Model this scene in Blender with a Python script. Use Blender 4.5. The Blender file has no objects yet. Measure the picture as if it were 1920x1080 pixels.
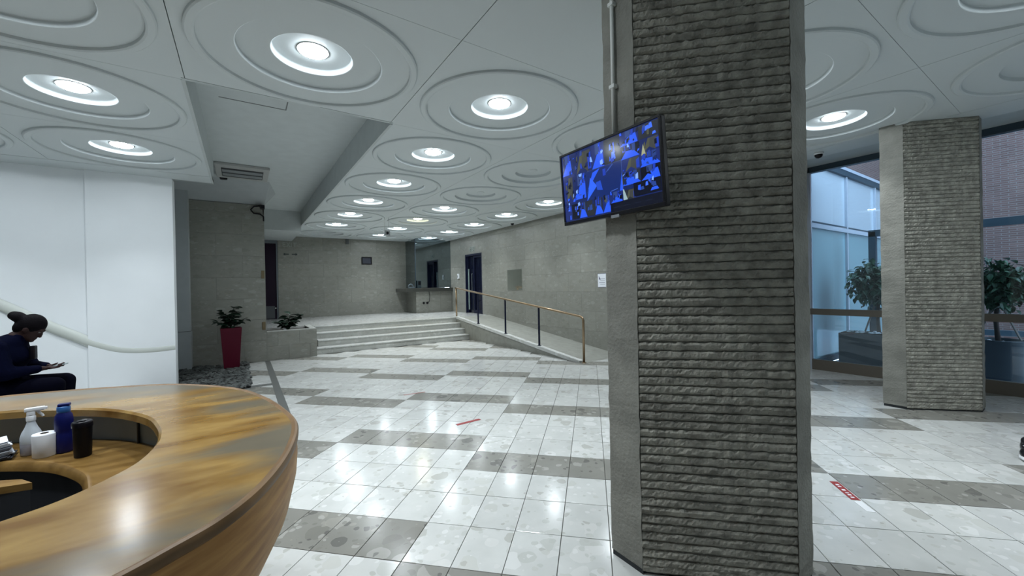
import bpy, bmesh, math, random
from mathutils import Vector, Matrix, noise
random.seed(7)
S = bpy.context.scene
C = S.collection
PI = math.pi
SQ = math.sqrt(.5)

# ------------------------------------------------------------ camera, world, exposure
YAW, ROLL, PITCH, CH = math.radians(33.9), math.radians(1.1), math.radians(-0.2), 1.5
fw = Vector((math.sin(YAW)*math.cos(PITCH), math.cos(YAW)*math.cos(PITCH), math.sin(PITCH)))
rt = Vector((math.cos(YAW), -math.sin(YAW), 0))
up = rt.cross(fw)
cr, sr = math.cos(ROLL), math.sin(ROLL)
r2 = rt*cr - up*sr
u2 = rt*sr + up*cr
cam_d = bpy.data.cameras.new('camera')
cam = bpy.data.objects.new('camera', cam_d)
C.objects.link(cam)
M = Matrix.Identity(4)
for k in range(3):
    M[k][0] = r2[k]; M[k][1] = u2[k]; M[k][2] = -fw[k]
M[0][3], M[1][3], M[2][3] = 0, 0, CH
cam.matrix_world = M
cam_d.sensor_width = 36
cam_d.lens = 750/1920*36
cam_d.clip_start = .05
S.camera = cam
FPX = 750.
def project(p):
    v = Vector(p) - Vector((0, 0, CH))
    d = v.dot(fw)
    if d < .15: return None
    return 960+FPX*v.dot(r2)/d, 540-FPX*v.dot(u2)/d, d

W = bpy.data.worlds.new('overcast_sky')
S.world = W
W.use_nodes = True
bg = W.node_tree.nodes['Background']
bg.inputs[0].default_value = (.66, .80, 1.0, 1)
bg.inputs[1].default_value = 2.5
S.view_settings.view_transform = 'Standard'
S.view_settings.look = 'None'
S.view_settings.gamma = 1
S.view_settings.use_curve_mapping = False
S.view_settings.exposure = 1.0
LAMP = 40.0            # radiance of a lit downlight lens
BEAM, SPREAD = 6.6, math.radians(96)   # downlight beam

# ------------------------------------------------------------ materials
MATS = {}
def mat(name, col, rough=.5, metal=0., var=0., vscale=6., bump=0., bscale=40., coat=0., emit=None, estr=0., spec=None, detail=4., rnd=0.):
    if name in MATS: return MATS[name]
    m = bpy.data.materials.new(name); m.use_nodes = True
    nt = m.node_tree; N = nt.nodes; L = nt.links
    b = N['Principled BSDF']
    b.inputs['Base Color'].default_value = (*col, 1)
    b.inputs['Roughness'].default_value = rough
    b.inputs['Metallic'].default_value = metal
    if coat: b.inputs['Coat Weight'].default_value = coat; b.inputs['Coat Roughness'].default_value = .12
    if spec is not None: b.inputs['Specular IOR Level'].default_value = spec
    if emit: b.inputs['Emission Color'].default_value = (*emit, 1); b.inputs['Emission Strength'].default_value = estr
    if var or bump or rnd:
        g = N.new('ShaderNodeNewGeometry')
    last = None
    if var:
        n = N.new('ShaderNodeTexNoise'); n.inputs['Scale'].default_value = vscale; n.inputs['Detail'].default_value = detail
        L.new(g.outputs['Position'], n.inputs['Vector'])
        r = N.new('ShaderNodeValToRGB')
        r.color_ramp.elements[0].position = .3; r.color_ramp.elements[1].position = .7
        r.color_ramp.elements[0].color = (*[max(0, c*(1-var)) for c in col], 1)
        r.color_ramp.elements[1].color = (*[min(1, c*(1+var)) for c in col], 1)
        L.new(n.outputs['Fac'], r.inputs['Fac']); last = r.outputs['Color']
    if rnd:
        oi = N.new('ShaderNodeObjectInfo')
        mr = N.new('ShaderNodeMapRange'); mr.inputs['To Min'].default_value = 1-rnd; mr.inputs['To Max'].default_value = 1+rnd
        L.new(oi.outputs['Random'], mr.inputs['Value'])
        mx = N.new('ShaderNodeMix'); mx.data_type = 'RGBA'; mx.blend_type = 'MULTIPLY'; mx.inputs['Factor'].default_value = 1
        if last: L.new(last, mx.inputs['A'])
        else: mx.inputs['A'].default_value = (*col, 1)
        L.new(mr.outputs['Result'], mx.inputs['B']); last = mx.outputs['Result']
    if last: L.new(last, b.inputs['Base Color'])
    if bump:
        n2 = N.new('ShaderNodeTexNoise'); n2.inputs['Scale'].default_value = bscale; n2.inputs['Detail'].default_value = 5
        L.new(g.outputs['Position'], n2.inputs['Vector'])
        bp = N.new('ShaderNodeBump'); bp.inputs['Strength'].default_value = bump; bp.inputs['Distance'].default_value = .01
        L.new(n2.outputs['Fac'], bp.inputs['Height']); L.new(bp.outputs['Normal'], b.inputs['Normal'])
    MATS[name] = m
    return m

def terrazzo(name, base, chips, rough, scale=10., shuffle=True, stretch=(1, 1, 1)):
    """agglomerate stone: a cement ground with scattered angular chips of several tones"""
    m = bpy.data.materials.new(name); m.use_nodes = True
    nt = m.node_tree; N = nt.nodes; L = nt.links; b = N['Principled BSDF']
    g = N.new('ShaderNodeNewGeometry'); oi = N.new('ShaderNodeObjectInfo')
    mp = N.new('ShaderNodeMapping'); mp.inputs['Scale'].default_value = stretch
    vm = N.new('ShaderNodeVectorMath'); vm.operation = 'ADD'
    ml = N.new('ShaderNodeMath'); ml.operation = 'MULTIPLY'; ml.inputs[1].default_value = 37. if shuffle else 0.
    L.new(oi.outputs['Random'], ml.inputs[0])
    L.new(g.outputs['Position'], vm.inputs[0]); L.new(ml.outputs[0], vm.inputs[1])
    L.new(vm.outputs[0], mp.inputs['Vector'])
    nz = N.new('ShaderNodeTexNoise'); nz.inputs['Scale'].default_value = 9; nz.inputs['Detail'].default_value = 3
    L.new(mp.outputs[0], nz.inputs['Vector'])
    ds = N.new('ShaderNodeVectorMath'); ds.operation = 'MULTIPLY_ADD'; ds.inputs[1].default_value = (.05, .05, .05)
    L.new(nz.outputs['Color'], ds.inputs[0]); L.new(mp.outputs[0], ds.inputs[2])
    cur = None
    r0 = N.new('ShaderNodeValToRGB')
    r0.color_ramp.elements[0].position = .3; r0.color_ramp.elements[1].position = .72
    r0.color_ramp.elements[0].color = (*[c*.92 for c in base], 1); r0.color_ramp.elements[1].color = (*[min(1, c*1.06) for c in base], 1)
    n3 = N.new('ShaderNodeTexNoise'); n3.inputs['Scale'].default_value = 5; n3.inputs['Detail'].default_value = 6
    L.new(mp.outputs[0], n3.inputs['Vector']); L.new(n3.outputs['Fac'], r0.inputs['Fac'])
    cur = r0.outputs['Color']
    for sc, cols, thr in ((scale, chips, .34), (scale*2.7, chips, .30)):
        v = N.new('ShaderNodeTexVoronoi'); v.inputs['Scale'].default_value = sc
        L.new(ds.outputs[0], v.inputs['Vector'])
        sp = N.new('ShaderNodeSeparateColor'); L.new(v.outputs['Color'], sp.inputs[0])
        cr_ = N.new('ShaderNodeValToRGB'); cr_.color_ramp.interpolation = 'CONSTANT'
        E_ = cr_.color_ramp.elements
        E_[0].position = 0; E_[0].color = (*cols[0], 1); E_[1].position = 1/len(cols); E_[1].color = (*cols[1], 1)
        for q in range(2, len(cols)):
            e = E_.new(q/len(cols)); e.color = (*cols[q], 1)
        L.new(sp.outputs['Green'], cr_.inputs['Fac'])
        mr = N.new('ShaderNodeMath'); mr.operation = 'MULTIPLY'; mr.inputs[1].default_value = thr*2
        L.new(sp.outputs['Red'], mr.inputs[0])
        lt = N.new('ShaderNodeMath'); lt.operation = 'LESS_THAN'
        L.new(v.outputs['Distance'], lt.inputs[0]); L.new(mr.outputs[0], lt.inputs[1])
        gt = N.new('ShaderNodeMath'); gt.operation = 'GREATER_THAN'; gt.inputs[1].default_value = .45
        L.new(sp.outputs['Blue'], gt.inputs[0])
        mm = N.new('ShaderNodeMath'); mm.operation = 'MULTIPLY'; L.new(lt.outputs[0], mm.inputs[0]); L.new(gt.outputs[0], mm.inputs[1])
        m2 = N.new('ShaderNodeMath'); m2.operation = 'MULTIPLY'; m2.inputs[1].default_value = .6; L.new(mm.outputs[0], m2.inputs[0])
        mx = N.new('ShaderNodeMix'); mx.data_type = 'RGBA'
        L.new(m2.outputs[0], mx.inputs['Factor']); L.new(cur, mx.inputs['A']); L.new(cr_.outputs['Color'], mx.inputs['B'])
        cur = mx.outputs['Result']
    mr2 = N.new('ShaderNodeMapRange'); mr2.inputs['To Min'].default_value = .93; mr2.inputs['To Max'].default_value = 1.05
    L.new(oi.outputs['Random'], mr2.inputs['Value'])
    mx = N.new('ShaderNodeMix'); mx.data_type = 'RGBA'; mx.blend_type = 'MULTIPLY'; mx.inputs['Factor'].default_value = 1
    L.new(cur, mx.inputs['A']); L.new(mr2.outputs['Result'], mx.inputs['B'])
    L.new(mx.outputs['Result'], b.inputs['Base Color'])
    b.inputs['Roughness'].default_value = rough
    return m

def wood(name, c1, c2, worn, rough, wornamt, scale=(1.2, 9, 9)):
    m = bpy.data.materials.new(name); m.use_nodes = True
    nt = m.node_tree; N = nt.nodes; L = nt.links; b = N['Principled BSDF']
    g = N.new('ShaderNodeNewGeometry')
    mp = N.new('ShaderNodeMapping'); mp.inputs['Scale'].default_value = scale
    mp.inputs['Rotation'].default_value = (0, 0, math.radians(-32))
    L.new(g.outputs['Position'], mp.inputs['Vector'])
    n = N.new('ShaderNodeTexNoise'); n.inputs['Scale'].default_value = 3.2; n.inputs['Detail'].default_value = 4; n.inputs['Distortion'].default_value = .25
    L.new(mp.outputs[0], n.inputs['Vector'])
    r = N.new('ShaderNodeValToRGB'); r.color_ramp.elements[0].position = .32; r.color_ramp.elements[1].position = .68
    r.color_ramp.elements[0].color = (*c1, 1); r.color_ramp.elements[1].color = (*c2, 1)
    L.new(n.outputs['Fac'], r.inputs['Fac']); cur = r.outputs['Color']
    if worn:
        mp2 = N.new('ShaderNodeMapping'); mp2.inputs['Scale'].default_value = (1.1, 3.4, 1); mp2.inputs['Rotation'].default_value = (0, 0, math.radians(-62))
        L.new(g.outputs['Position'], mp2.inputs['Vector'])
        n2 = N.new('ShaderNodeTexNoise'); n2.inputs['Scale'].default_value = 1.5; n2.inputs['Detail'].default_value = 5; n2.inputs['Distortion'].default_value = .4
        L.new(mp2.outputs[0], n2.inputs['Vector'])
        at = N.new('ShaderNodeAttribute'); at.attribute_name = 'across'
        aw = N.new('ShaderNodeMapRange'); aw.inputs['From Min'].default_value = .35; aw.inputs['From Max'].default_value = .8; aw.inputs['To Min'].default_value = -.10; aw.inputs['To Max'].default_value = .09
        L.new(at.outputs['Fac'], aw.inputs['Value'])
        sm = N.new('ShaderNodeMath'); sm.operation = 'ADD'; L.new(n2.outputs['Fac'], sm.inputs[0]); L.new(aw.outputs['Result'], sm.inputs[1])
        r2_ = N.new('ShaderNodeValToRGB'); r2_.color_ramp.elements[0].position = .45; r2_.color_ramp.elements[1].position = .66
        r2_.color_ramp.elements[0].color = (0, 0, 0, 1); r2_.color_ramp.elements[1].color = (wornamt,)*3 + (1,)
        L.new(sm.outputs[0], r2_.inputs['Fac'])
        mx = N.new('ShaderNodeMix'); mx.data_type = 'RGBA'
        L.new(r2_.outputs['Color'], mx.inputs['Factor']); L.new(cur, mx.inputs['A']); mx.inputs['B'].default_value = (*worn, 1)
        cur = mx.outputs['Result']
    L.new(cur, b.inputs['Base Color'])
    b.inputs['Roughness'].default_value = rough
    MATS[name] = m
    return m

def glass(name, tint, refl=.12, rough=.02):
    m = bpy.data.materials.new(name); m.use_nodes = True
    nt = m.node_tree; N = nt.nodes; L = nt.links
    N.remove(N['Principled BSDF']); out = N['Material Output']
    t = N.new('ShaderNodeBsdfTransparent'); t.inputs[0].default_value = (*tint, 1)
    gl = N.new('ShaderNodeBsdfGlossy'); gl.inputs['Roughness'].default_value = rough; gl.inputs[0].default_value = (.9, .95, 1, 1)
    fr = N.new('ShaderNodeFresnel'); fr.inputs[0].default_value = 1.45
    ad = N.new('ShaderNodeMath'); ad.operation = 'ADD'; ad.use_clamp = True; ad.inputs[1].default_value = refl
    L.new(fr.outputs[0], ad.inputs[0])
    mx = N.new('ShaderNodeMixShader'); L.new(ad.outputs[0], mx.inputs[0]); L.new(t.outputs[0], mx.inputs[1]); L.new(gl.outputs[0], mx.inputs[2])
    L.new(mx.outputs[0], out.inputs[0])
    MATS[name] = m
    return m

def brick_mat(name):
    m = bpy.data.materials.new(name); m.use_nodes = True
    nt = m.node_tree; N = nt.nodes; L = nt.links; b = N['Principled BSDF']
    g = N.new('ShaderNodeNewGeometry')
    sx = N.new('ShaderNodeSeparateXYZ'); L.new(g.outputs['Position'], sx.inputs[0])
    ad = N.new('ShaderNodeMath'); ad.operation = 'ADD'; L.new(sx.outputs[0], ad.inputs[0]); L.new(sx.outputs[1], ad.inputs[1])
    cx = N.new('ShaderNodeCombineXYZ'); L.new(ad.outputs[0], cx.inputs[0]); L.new(sx.outputs[2], cx.inputs[1])
    br = N.new('ShaderNodeTexBrick'); br.inputs['Scale'].default_value = 1
    br.inputs['Brick Width'].default_value = .20; br.inputs['Row Height'].default_value = .042; br.inputs['Mortar Size'].default_value = .006
    br.inputs['Color1'].default_value = (.10, .052, .045, 1); br.inputs['Color2'].default_value = (.14, .076, .066, 1); br.inputs['Mortar'].default_value = (.17, .145, .135, 1)
    L.new(cx.outputs[0], br.inputs['Vector']); L.new(br.outputs['Color'], b.inputs['Base Color'])
    b.inputs['Roughness'].default_value = .8
    bp = N.new('ShaderNodeBump'); bp.inputs['Strength'].default_value = .5; bp.invert = True; L.new(br.outputs['Fac'], bp.inputs['Height']); L.new(bp.outputs['Normal'], b.inputs['Normal'])
    MATS[name] = m
    return m

TILE_L = terrazzo('pale_agglomerate', (.52, .532, .518), [(.42, .43, .405), (.64, .65, .64), (.34, .34, .305), (.58, .585, .57), (.46, .465, .435)], .15, 8.5)
TILE_D = terrazzo('grey_agglomerate', (.215, .213, .192), [(.16, .157, .14), (.36, .36, .335), (.08, .08, .075), (.28, .275, .245), (.19, .185, .165)], .19, 8.5)
STONE = terrazzo('fossil_limestone', (.235, .238, .21), [(.19, .19, .165), (.31, .315, .285), (.20, .195, .17), (.27, .27, .24), (.24, .235, .20)], .42, 7, stretch=(1, 1, 1.9))
GROUT = mat('grout', (.22, .22, .20), .8)
JOINT = mat('wall_joint', (.20, .20, .18), .8)
CEIL = mat('ceiling_paint', (.55, .595, .605), .6, bump=.05, bscale=30)
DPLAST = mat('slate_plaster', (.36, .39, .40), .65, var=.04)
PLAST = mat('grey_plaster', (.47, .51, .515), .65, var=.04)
WHITEW = mat('white_wall_paint', (.87, .91, .94), .5, var=.02, vscale=2)
MOULD = mat('moulding_paint', (.60, .635, .60), .5)
CONC = mat('board_concrete', (.225, .225, .20), .85, var=.22, vscale=5, bump=.6, bscale=60, detail=8)
RIBM = mat('ribbed_concrete', (.30, .293, .255), .9, var=.34, vscale=16, bump=.9, bscale=70, detail=8, rnd=.12)
BLACKBASE = mat('dark_base', (.012, .016, .02), .6)
WOODT = wood('worn_desk_wood', (.155, .075, .012), (.31, .195, .062), (.115, .105, .08), .18, .9, (1.3, 3.2, 3.2))
WOODS = wood('desk_side_veneer', (.34, .15, .03), (.52, .27, .07), None, .55, 0, (2, 2, 16))
WOODL = wood('lower_desk_wood', (.14, .075, .018), (.24, .14, .042), None, .3, 0)
RIMW = mat('desk_edge_band', (.15, .085, .035), .42, var=.3, vscale=8, spec=.3)
GREYP = mat('grey_laminate', (.20, .25, .29), .35, var=.12, vscale=5)
DARKIN = mat('dark_laminate', (.015, .017, .022), .5)
BRASS = mat('brass', (.32, .235, .15), .28, 1.)
NAVYM = mat('navy_metal', (.006, .009, .028), .45, spec=.25)
MIRR = mat('steel_mirror', (.80, .84, .81), .08, 1.)
BOOTHG = mat('dark_mirror_glass', (.26, .31, .33), .05, 1.)
BLKPL = mat('black_plastic', (.004, .004, .007), .3, spec=.25)
RED = mat('red_pot_glaze', (.075, .002, .014), .45, spec=.25)
SOIL = mat('soil', (.03, .025, .02), .9)
LEAF = mat('dark_leaf', (.012, .03, .018), .4, rnd=.4)
STEM = mat('green_stem', (.02, .035, .015), .6)
TREEL = mat('tree_leaf', (.025, .075, .035), .4, var=.5, vscale=9)
BARK = mat('bark', (.05, .035, .03), .9)
BROWNM = mat('bronze_frame', (.115, .10, .08), .45)
DARKFR = mat('dark_blue_frame', (.03, .055, .075), .5)
PALEFR = mat('pale_frame', (.42, .46, .52), .4)
GLS = glass('front_glass', (.80, .90, .95), .02)
BRICK = brick_mat('brown_brick')
PAVE = mat('pavement', (.45, .47, .5), .8, var=.1)
WHITEPL = mat('white_plastic', (.70, .72, .74), .35)
PAPER = mat('paper', (.72, .75, .80), .6)
MAROON = mat('maroon_door', (.010, .003, .014), .5, spec=.2)
REDT = mat('red_tape', (.25, .025, .025), .45)

# ------------------------------------------------------------ geometry helpers
class MB:
    def __init__(s): s.v = []; s.f = []; s.c = []; s.col = None
    def face(s, pts, col=None):
        n = len(s.v); s.v += [tuple(p) for p in pts]; s.f.append(tuple(range(n, n+len(pts)))); s.c.append(col); return s
    def box(s, x0, x1, y0, y1, z0, z1, mtx=None):
        p = [(x0,y0,z0),(x1,y0,z0),(x1,y1,z0),(x0,y1,z0),(x0,y0,z1),(x1,y0,z1),(x1,y1,z1),(x0,y1,z1)]
        if mtx: p = [tuple(mtx @ Vector(q)) for q in p]
        n = len(s.v); s.v += p
        for f in ((0,3,2,1),(4,5,6,7),(0,1,5,4),(1,2,6,5),(2,3,7,6),(3,0,4,7)): s.f.append(tuple(n+i for i in f)); s.c.append(None)
        return s
    def cbox(s, x0, x1, y0, y1, z0, z1, b=.004, mtx=None):
        """box with a small chamfer all round"""
        bm = bmesh.new(); bmesh.ops.create_cube(bm, size=1)
        for v in bm.verts:
            v.co = Vector(((x0+x1)/2+v.co.x*(x1-x0), (y0+y1)/2+v.co.y*(y1-y0), (z0+z1)/2+v.co.z*(z1-z0)))
        bmesh.ops.bevel(bm, geom=bm.edges[:], offset=b, segments=2, affect='EDGES', profile=.6)
        s.add_bm(bm, mtx); return s
    def add_bm(s, bm, mtx=None):
        n = len(s.v); bm.verts.index_update()
        s.v += [tuple((mtx @ v.co) if mtx else v.co) for v in bm.verts]
        for f in bm.faces: s.f.append(tuple(n+v.index for v in f.verts)); s.c.append(None)
        bm.free()
    def prism(s, poly, z0, z1):
        n = len(s.v); k = len(poly)
        s.v += [(x, y, z0) for x, y in poly] + [(x, y, z1) for x, y in poly]
        s.f.append(tuple(n+i for i in reversed(range(k)))); s.f.append(tuple(n+k+i for i in range(k))); s.c += [None, None]
        for i in range(k):
            j = (i+1) % k; s.f.append((n+i, n+j, n+k+j, n+k+i)); s.c.append(None)
        return s
    def lathe(s, prof, seg=32, cx=0, cy=0, cap=False, mtx=None):
        n = len(s.v); k = len(prof)
        for i in range(seg):
            a = 2*PI*i/seg
            for r, z in prof:
                p = Vector((cx+r*math.cos(a), cy+r*math.sin(a), z)); s.v.append(tuple(mtx @ p if mtx else p))
        for i in range(seg):
            j = (i+1) % seg
            for q in range(k-1):
                s.f.append((n+i*k+q, n+j*k+q, n+j*k+q+1, n+i*k+q+1)); s.c.append(None)
        if cap:
            s.f.append(tuple(n+i*k for i in reversed(range(seg)))); s.f.append(tuple(n+i*k+k-1 for i in range(seg))); s.c += [None, None]
        return s
    def tube(s, pts, rad, seg=10, cap=True):
        pts = [Vector(p) for p in pts]; n = len(s.v); k = len(pts)
        rs = rad if isinstance(rad, (list, tuple)) else [rad]*k
        prev = None
        for i, p in enumerate(pts):
            d = (pts[min(i+1, k-1)]-pts[max(i-1, 0)]).normalized()
            if prev is None:
                a = Vector((0, 0, 1)) if abs(d.z) < .9 else Vector((1, 0, 0))
            else: a = prev
            e1 = (a - d*a.dot(d)).normalized(); e2 = d.cross(e1); prev = e1
            for q in range(seg):
                t = 2*PI*q/seg; s.v.append(tuple(p + (e1*math.cos(t)+e2*math.sin(t))*rs[i]))
        for i in range(k-1):
            for q in range(seg):
                w = (q+1) % seg
                s.f.append((n+i*seg+q, n+i*seg+w, n+(i+1)*seg+w, n+(i+1)*seg+q)); s.c.append(None)
        if cap:
            s.f.append(tuple(n+q for q in reversed(range(seg)))); s.f.append(tuple(n+(k-1)*seg+q for q in range(seg))); s.c += [None, None]
        return s
    def ell(s, c, r, seg=16, rings=10, mtx=None):
        n = len(s.v)
        pr = []
        for j in range(1, rings):
            t = PI*j/rings; pr.append((math.sin(t), math.cos(t)))
        base = len(s.v)
        def put(x, y, z):
            p = Vector((c[0]+r[0]*x, c[1]+r[1]*y, c[2]+r[2]*z)); s.v.append(tuple(mtx @ p if mtx else p))
        put(0, 0, 1)
        for a, b in pr:
            for i in range(seg): put(a*math.cos(2*PI*i/seg), a*math.sin(2*PI*i/seg), b)
        put(0, 0, -1)
        last = len(s.v)-1
        for i in range(seg):
            j = (i+1) % seg
            s.f.append((base, base+1+i, base+1+j)); s.c.append(None)
            for q in range(rings-2):
                o = base+1+q*seg
                s.f.append((o+i, o+seg+i, o+seg+j, o+j)); s.c.append(None)
            o = base+1+(rings-2)*seg
            s.f.append((o+i, last, o+j)); s.c.append(None)
        return s
    def mesh(s, name, m, smooth=False):
        me = bpy.data.meshes.new(name); me.from_pydata(s.v, [], s.f)
        me.materials.append(m)
        if smooth: me.polygons.foreach_set('use_smooth', [True]*len(me.polygons))
        me.update()
        return me
    def build(s, name, m, parent=None, smooth=False, loc=None):
        return link(name, s.mesh(name, m, smooth), parent, loc)

def link(name, me, parent=None, loc=None, rot=None):
    o = bpy.data.objects.new(name, me); C.objects.link(o)
    if parent: o.parent = parent
    if loc: o.location = loc
    if rot: o.rotation_euler = rot
    return o
def T(o, label, cat, group=None, kind=None):
    o['label'] = label; o['category'] = cat
    if group: o['group'] = group
    if kind: o['kind'] = kind
    return o
def empty(name, loc=(0, 0, 0), rz=0):
    o = bpy.data.objects.new(name, None); C.objects.link(o); o.location = loc; o.rotation_euler = (0, 0, rz); o.empty_display_size = .1
    return o
def auto_smooth(o, ang=35):
    me = o.data
    me.polygons.foreach_set('use_smooth', [True]*len(me.polygons))
    bm = bmesh.new(); bm.from_mesh(me); bmesh.ops.remove_doubles(bm, verts=bm.verts, dist=1e-6)
    bmesh.ops.recalc_face_normals(bm, faces=bm.faces)
    for e in bm.edges:
        e.smooth = not (len(e.link_faces) == 2 and e.calc_face_angle(0) > math.radians(ang))
    bm.to_mesh(me); bm.free()
    return o
def ordinal(n): return ['first', 'second', 'third', 'fourth', 'fifth', 'sixth', 'seventh', 'eighth'][n]

# slab pieces of a clad wall: each piece its own object, alike pieces share a mesh
SLABS = {}
def slab_mesh(w, h, t, m, name):
    k = (round(w, 3), round(h, 3), round(t, 3), m.name, name)
    if k not in SLABS:
        g = .001
        SLABS[k] = MB().cbox(-w/2+g, w/2-g, 0, t, -h/2+g, h/2-g, min(.0015, t*.3)).mesh(name, m)
    return SLABS[k]
def clad(parent, org, ang, Wd, z0, z1, tw, th, m, holes=(), t=.02, name='stone_slab', stagger=.5):
    """org: start point (x,y); ang: direction of run; slabs stand out to the right-hand side of the run"""
    d = (math.cos(ang), math.sin(ang))
    row = 0; z = z0
    while z < z1-.02:
        h = min(th, z1-z)
        a = -(tw*stagger if row % 2 else 0)
        while a < Wd-.02:
            lo, hi = max(a, 0), min(a+tw, Wd)
            a += tw
            if hi-lo < .03: continue
            rects = [(lo, hi, z, z+h)]
            for (a0, a1, b0, b1) in holes:
                new = []
                for (p, q, r_, s_) in rects:
                    if q <= a0 or p >= a1 or s_ <= b0 or r_ >= b1: new.append((p, q, r_, s_)); continue
                    if p < a0: new.append((p, a0, r_, s_))
                    if q > a1: new.append((a1, q, r_, s_))
                    pp, qq = max(p, a0), min(q, a1)
                    if r_ < b0: new.append((pp, qq, r_, b0))
                    if s_ > b1: new.append((pp, qq, b1, s_))
                rects = new
            for (p, q, r_, s_) in rects:
                if q-p < .02 or s_-r_ < .02: continue
                c = (p+q)/2
                link(name, slab_mesh(q-p, s_-r_, t, m, name), parent, (org[0]+d[0]*c, org[1]+d[1]*c, (r_+s_)/2), (0, 0, ang+PI))
        z += h; row += 1

# ============================================================ SETTING
XR, YB, ZC, ZF, PX, PY = 6.6, 15.0, 3.3, 3.68, 1.73, 1.727
def cx_(i): return 2.22+PX*i
def cy_(j): return 3.47+PY*j

# ---- floor with individual tiles
fl = MB().box(-5.7, 8.2, -2.8, 15.2, -.12, -.012).build('floor', GROUT)
T(fl, 'polished floor of pale tiles with offset bands of grey tiles', 'floor', kind='structure')
TW, TD = .284, .3733
S0 = -1.05
tiles = []
def in_hall(x, y):
    if y < -2.5 or x < -5.5 or x > 8.1: return False
    if x < .06 and y > 7.6 and x > -1.2: return False
    if y > 8.3 and x < 0: return False
    if y > 10.25: return False
    if y > 3.0 and x > 6.65: return False
    if x > 5.45 and y > 6.0: return False
    return True
for si in range(-7, 6):
    for ti in range(5):
        a = S0 + si*5*TW + (ti+.5)*TW
        odd = (si % 2 == 0)                 # strips that share the first offset
        for k in range(-24, 44):
            b = 2.03 + (0 if not odd else -TD) + (k+.5)*TD
            # strip -1 (a -2.47..-1.05) begins a dark row at 2.03
            x, y = (a+b)*SQ, (b-a)*SQ
            if not in_hall(x, y): continue
            dark = (k % 4 == 0)
            pr = project((x, y, 0)); size = 0; vis = False
            if pr:
                px, py, dd = pr
                vis = -80 < px < 2000 and py < 1180
                size = 1/dd**2 if vis else 0
                # hidden by the desk or the near pillar
                if px < 440 and py > 740: size *= .001
                if 1210 < px < 1510: size *= .001
            tiles.append((size, x, y, dark))
tiles.sort(reverse=True)
tl_mesh = {}
for dk, m in ((0, TILE_L), (1, TILE_D)):
    tl_mesh[dk] = MB().cbox(-TW/2+.0022, TW/2-.0022, -TD/2+.0022, TD/2-.0022, -.014, 0, .0018).mesh('floor_tile', m)
for (sz, x, y, dk) in tiles[:300]:
    link('floor_tile', tl_mesh[int(dk)], fl, (x, y, random.uniform(-.0004, .0004)), (0, 0, -PI/4))
for dk, m in ((0, TILE_L), (1, TILE_D)):
    b = MB()
    for (sz, x, y, d_) in tiles[300:]:
        if int(d_) != dk: continue
        mt = Matrix.Translation((x, y, 0)) @ Matrix.Rotation(-PI/4, 4, 'Z')
        b.box(-TW/2+.002, TW/2-.002, -TD/2+.002, TD/2-.002, -.014, 0, mt)
    o = b.build('floor_tile', m, fl); o['kind'] = 'stuff'

# ---- coffered ceiling of square panels, each with stepped rings
ce = MB()
ce.box(-5.7, -.40, -2.8, 8.3, ZC+.13, ZC+.2)
ce.box(-.42, 1.40, -2.8, 4.36, ZC+.13, ZC+.2)
ce.box(1.38, 6.75, -2.8, 15.2, ZC+.13, ZC+.2)
ce = ce.build('ceiling', CEIL); T(ce, 'pale grey ceiling of square panels with stepped round mouldings', 'ceiling', kind='structure')
HP = PX/2-.003
def panel_mesh(name, rings, lit):
    b = MB(); seg = 64
    if rings:
        prof = [(.80, 0), (.798, -.018), (.788, -.026), (.750, -.027), (.737, -.020), (.733, 0),
                (.515, 0), (.511, .003), (.509, .036), (.505, .040), (.292, .040), (.287, .043), (.284, .081), (.279, .085), (.12, .085)]
        k = len(prof)+1
        for i in range(seg):
            a = 2*PI*i/seg; c, s = math.cos(a), math.sin(a)
            q = HP/max(abs(c), abs(s))
            b.v.append((q*c, q*s, 0))
            for r, z in prof: b.v.append((r*c, r*s, z))
        for i in range(seg):
            j = (i+1) % seg
            for q in range(k-1):
                b.f.append((i*k+q, i*k+q+1, j*k+q+1, j*k+q)); b.c.append(None)
        b.f.append(tuple(i*k+k-1 for i in range(seg)))
        # panel edge turned up
        n = len(b.v)
        for (x, y) in ((-HP,-HP),(HP,-HP),(HP,HP),(-HP,HP)): b.v += [(x, y, 0), (x, y, .05)]
        for q in range(4):
            w = (q+1) % 4; b.f.append((n+2*q, n+2*w, n+2*w+1, n+2*q+1))
    else:
        b.box(-HP, HP, -HP, HP, 0, .05)
    me = b.mesh(name, CEIL)
    return me
PM = panel_mesh('ceiling_panel', True, True)
PF = panel_mesh('ceiling_panel', False, False)
o_ = bpy.data.objects.new('t', PM); C.objects.link(o_); auto_smooth(o_, 28); bpy.data.objects.remove(o_)
LIT = {(-2,-1),(-2,0),(-2,1),(-2,2),(-1,0),(-1,-1),(0,0),(0,1),(0,2),(0,3),(0,4),(0,5),(1,3),(1,4),(1,6),
       (2,1),(2,2),(2,3),(2,4),(2,5),(2,6),(1,-1),(2,-1),(1,-2),(1,5),(2,-3),(1,-3),(-3,0),(-3,1),(-3,2)}  # rear right pair is unseen, added to brighten the right side
DARKLENS = {(1,5), (0,5)}
for i in range(-4, 3):
    for j in range(-3, 7):
        if i == -1 and j >= 1: continue
        if i <= -2 and j > 2: continue
        plain = (i, j) in {(0, -1)}
        p = link('ceiling_panel', PF if plain else PM, ce, (cx_(i), cy_(j), ZC))
# margins of plain board
mg = MB()
mg.box(6.55, 7.0, -2.8, 3.1, ZC, ZC+.05)
mg.box(6.545, 6.75, 3.1, 15.2, ZC, ZC+.05)
mg.box(1.36, 6.6, 14.70, 15.2, ZC, ZC+.05)
mg.box(-5.7, -.375, 7.80, 8.3, ZC, ZC+.05)
mg.build('edge_board', CEIL, ce)
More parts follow.
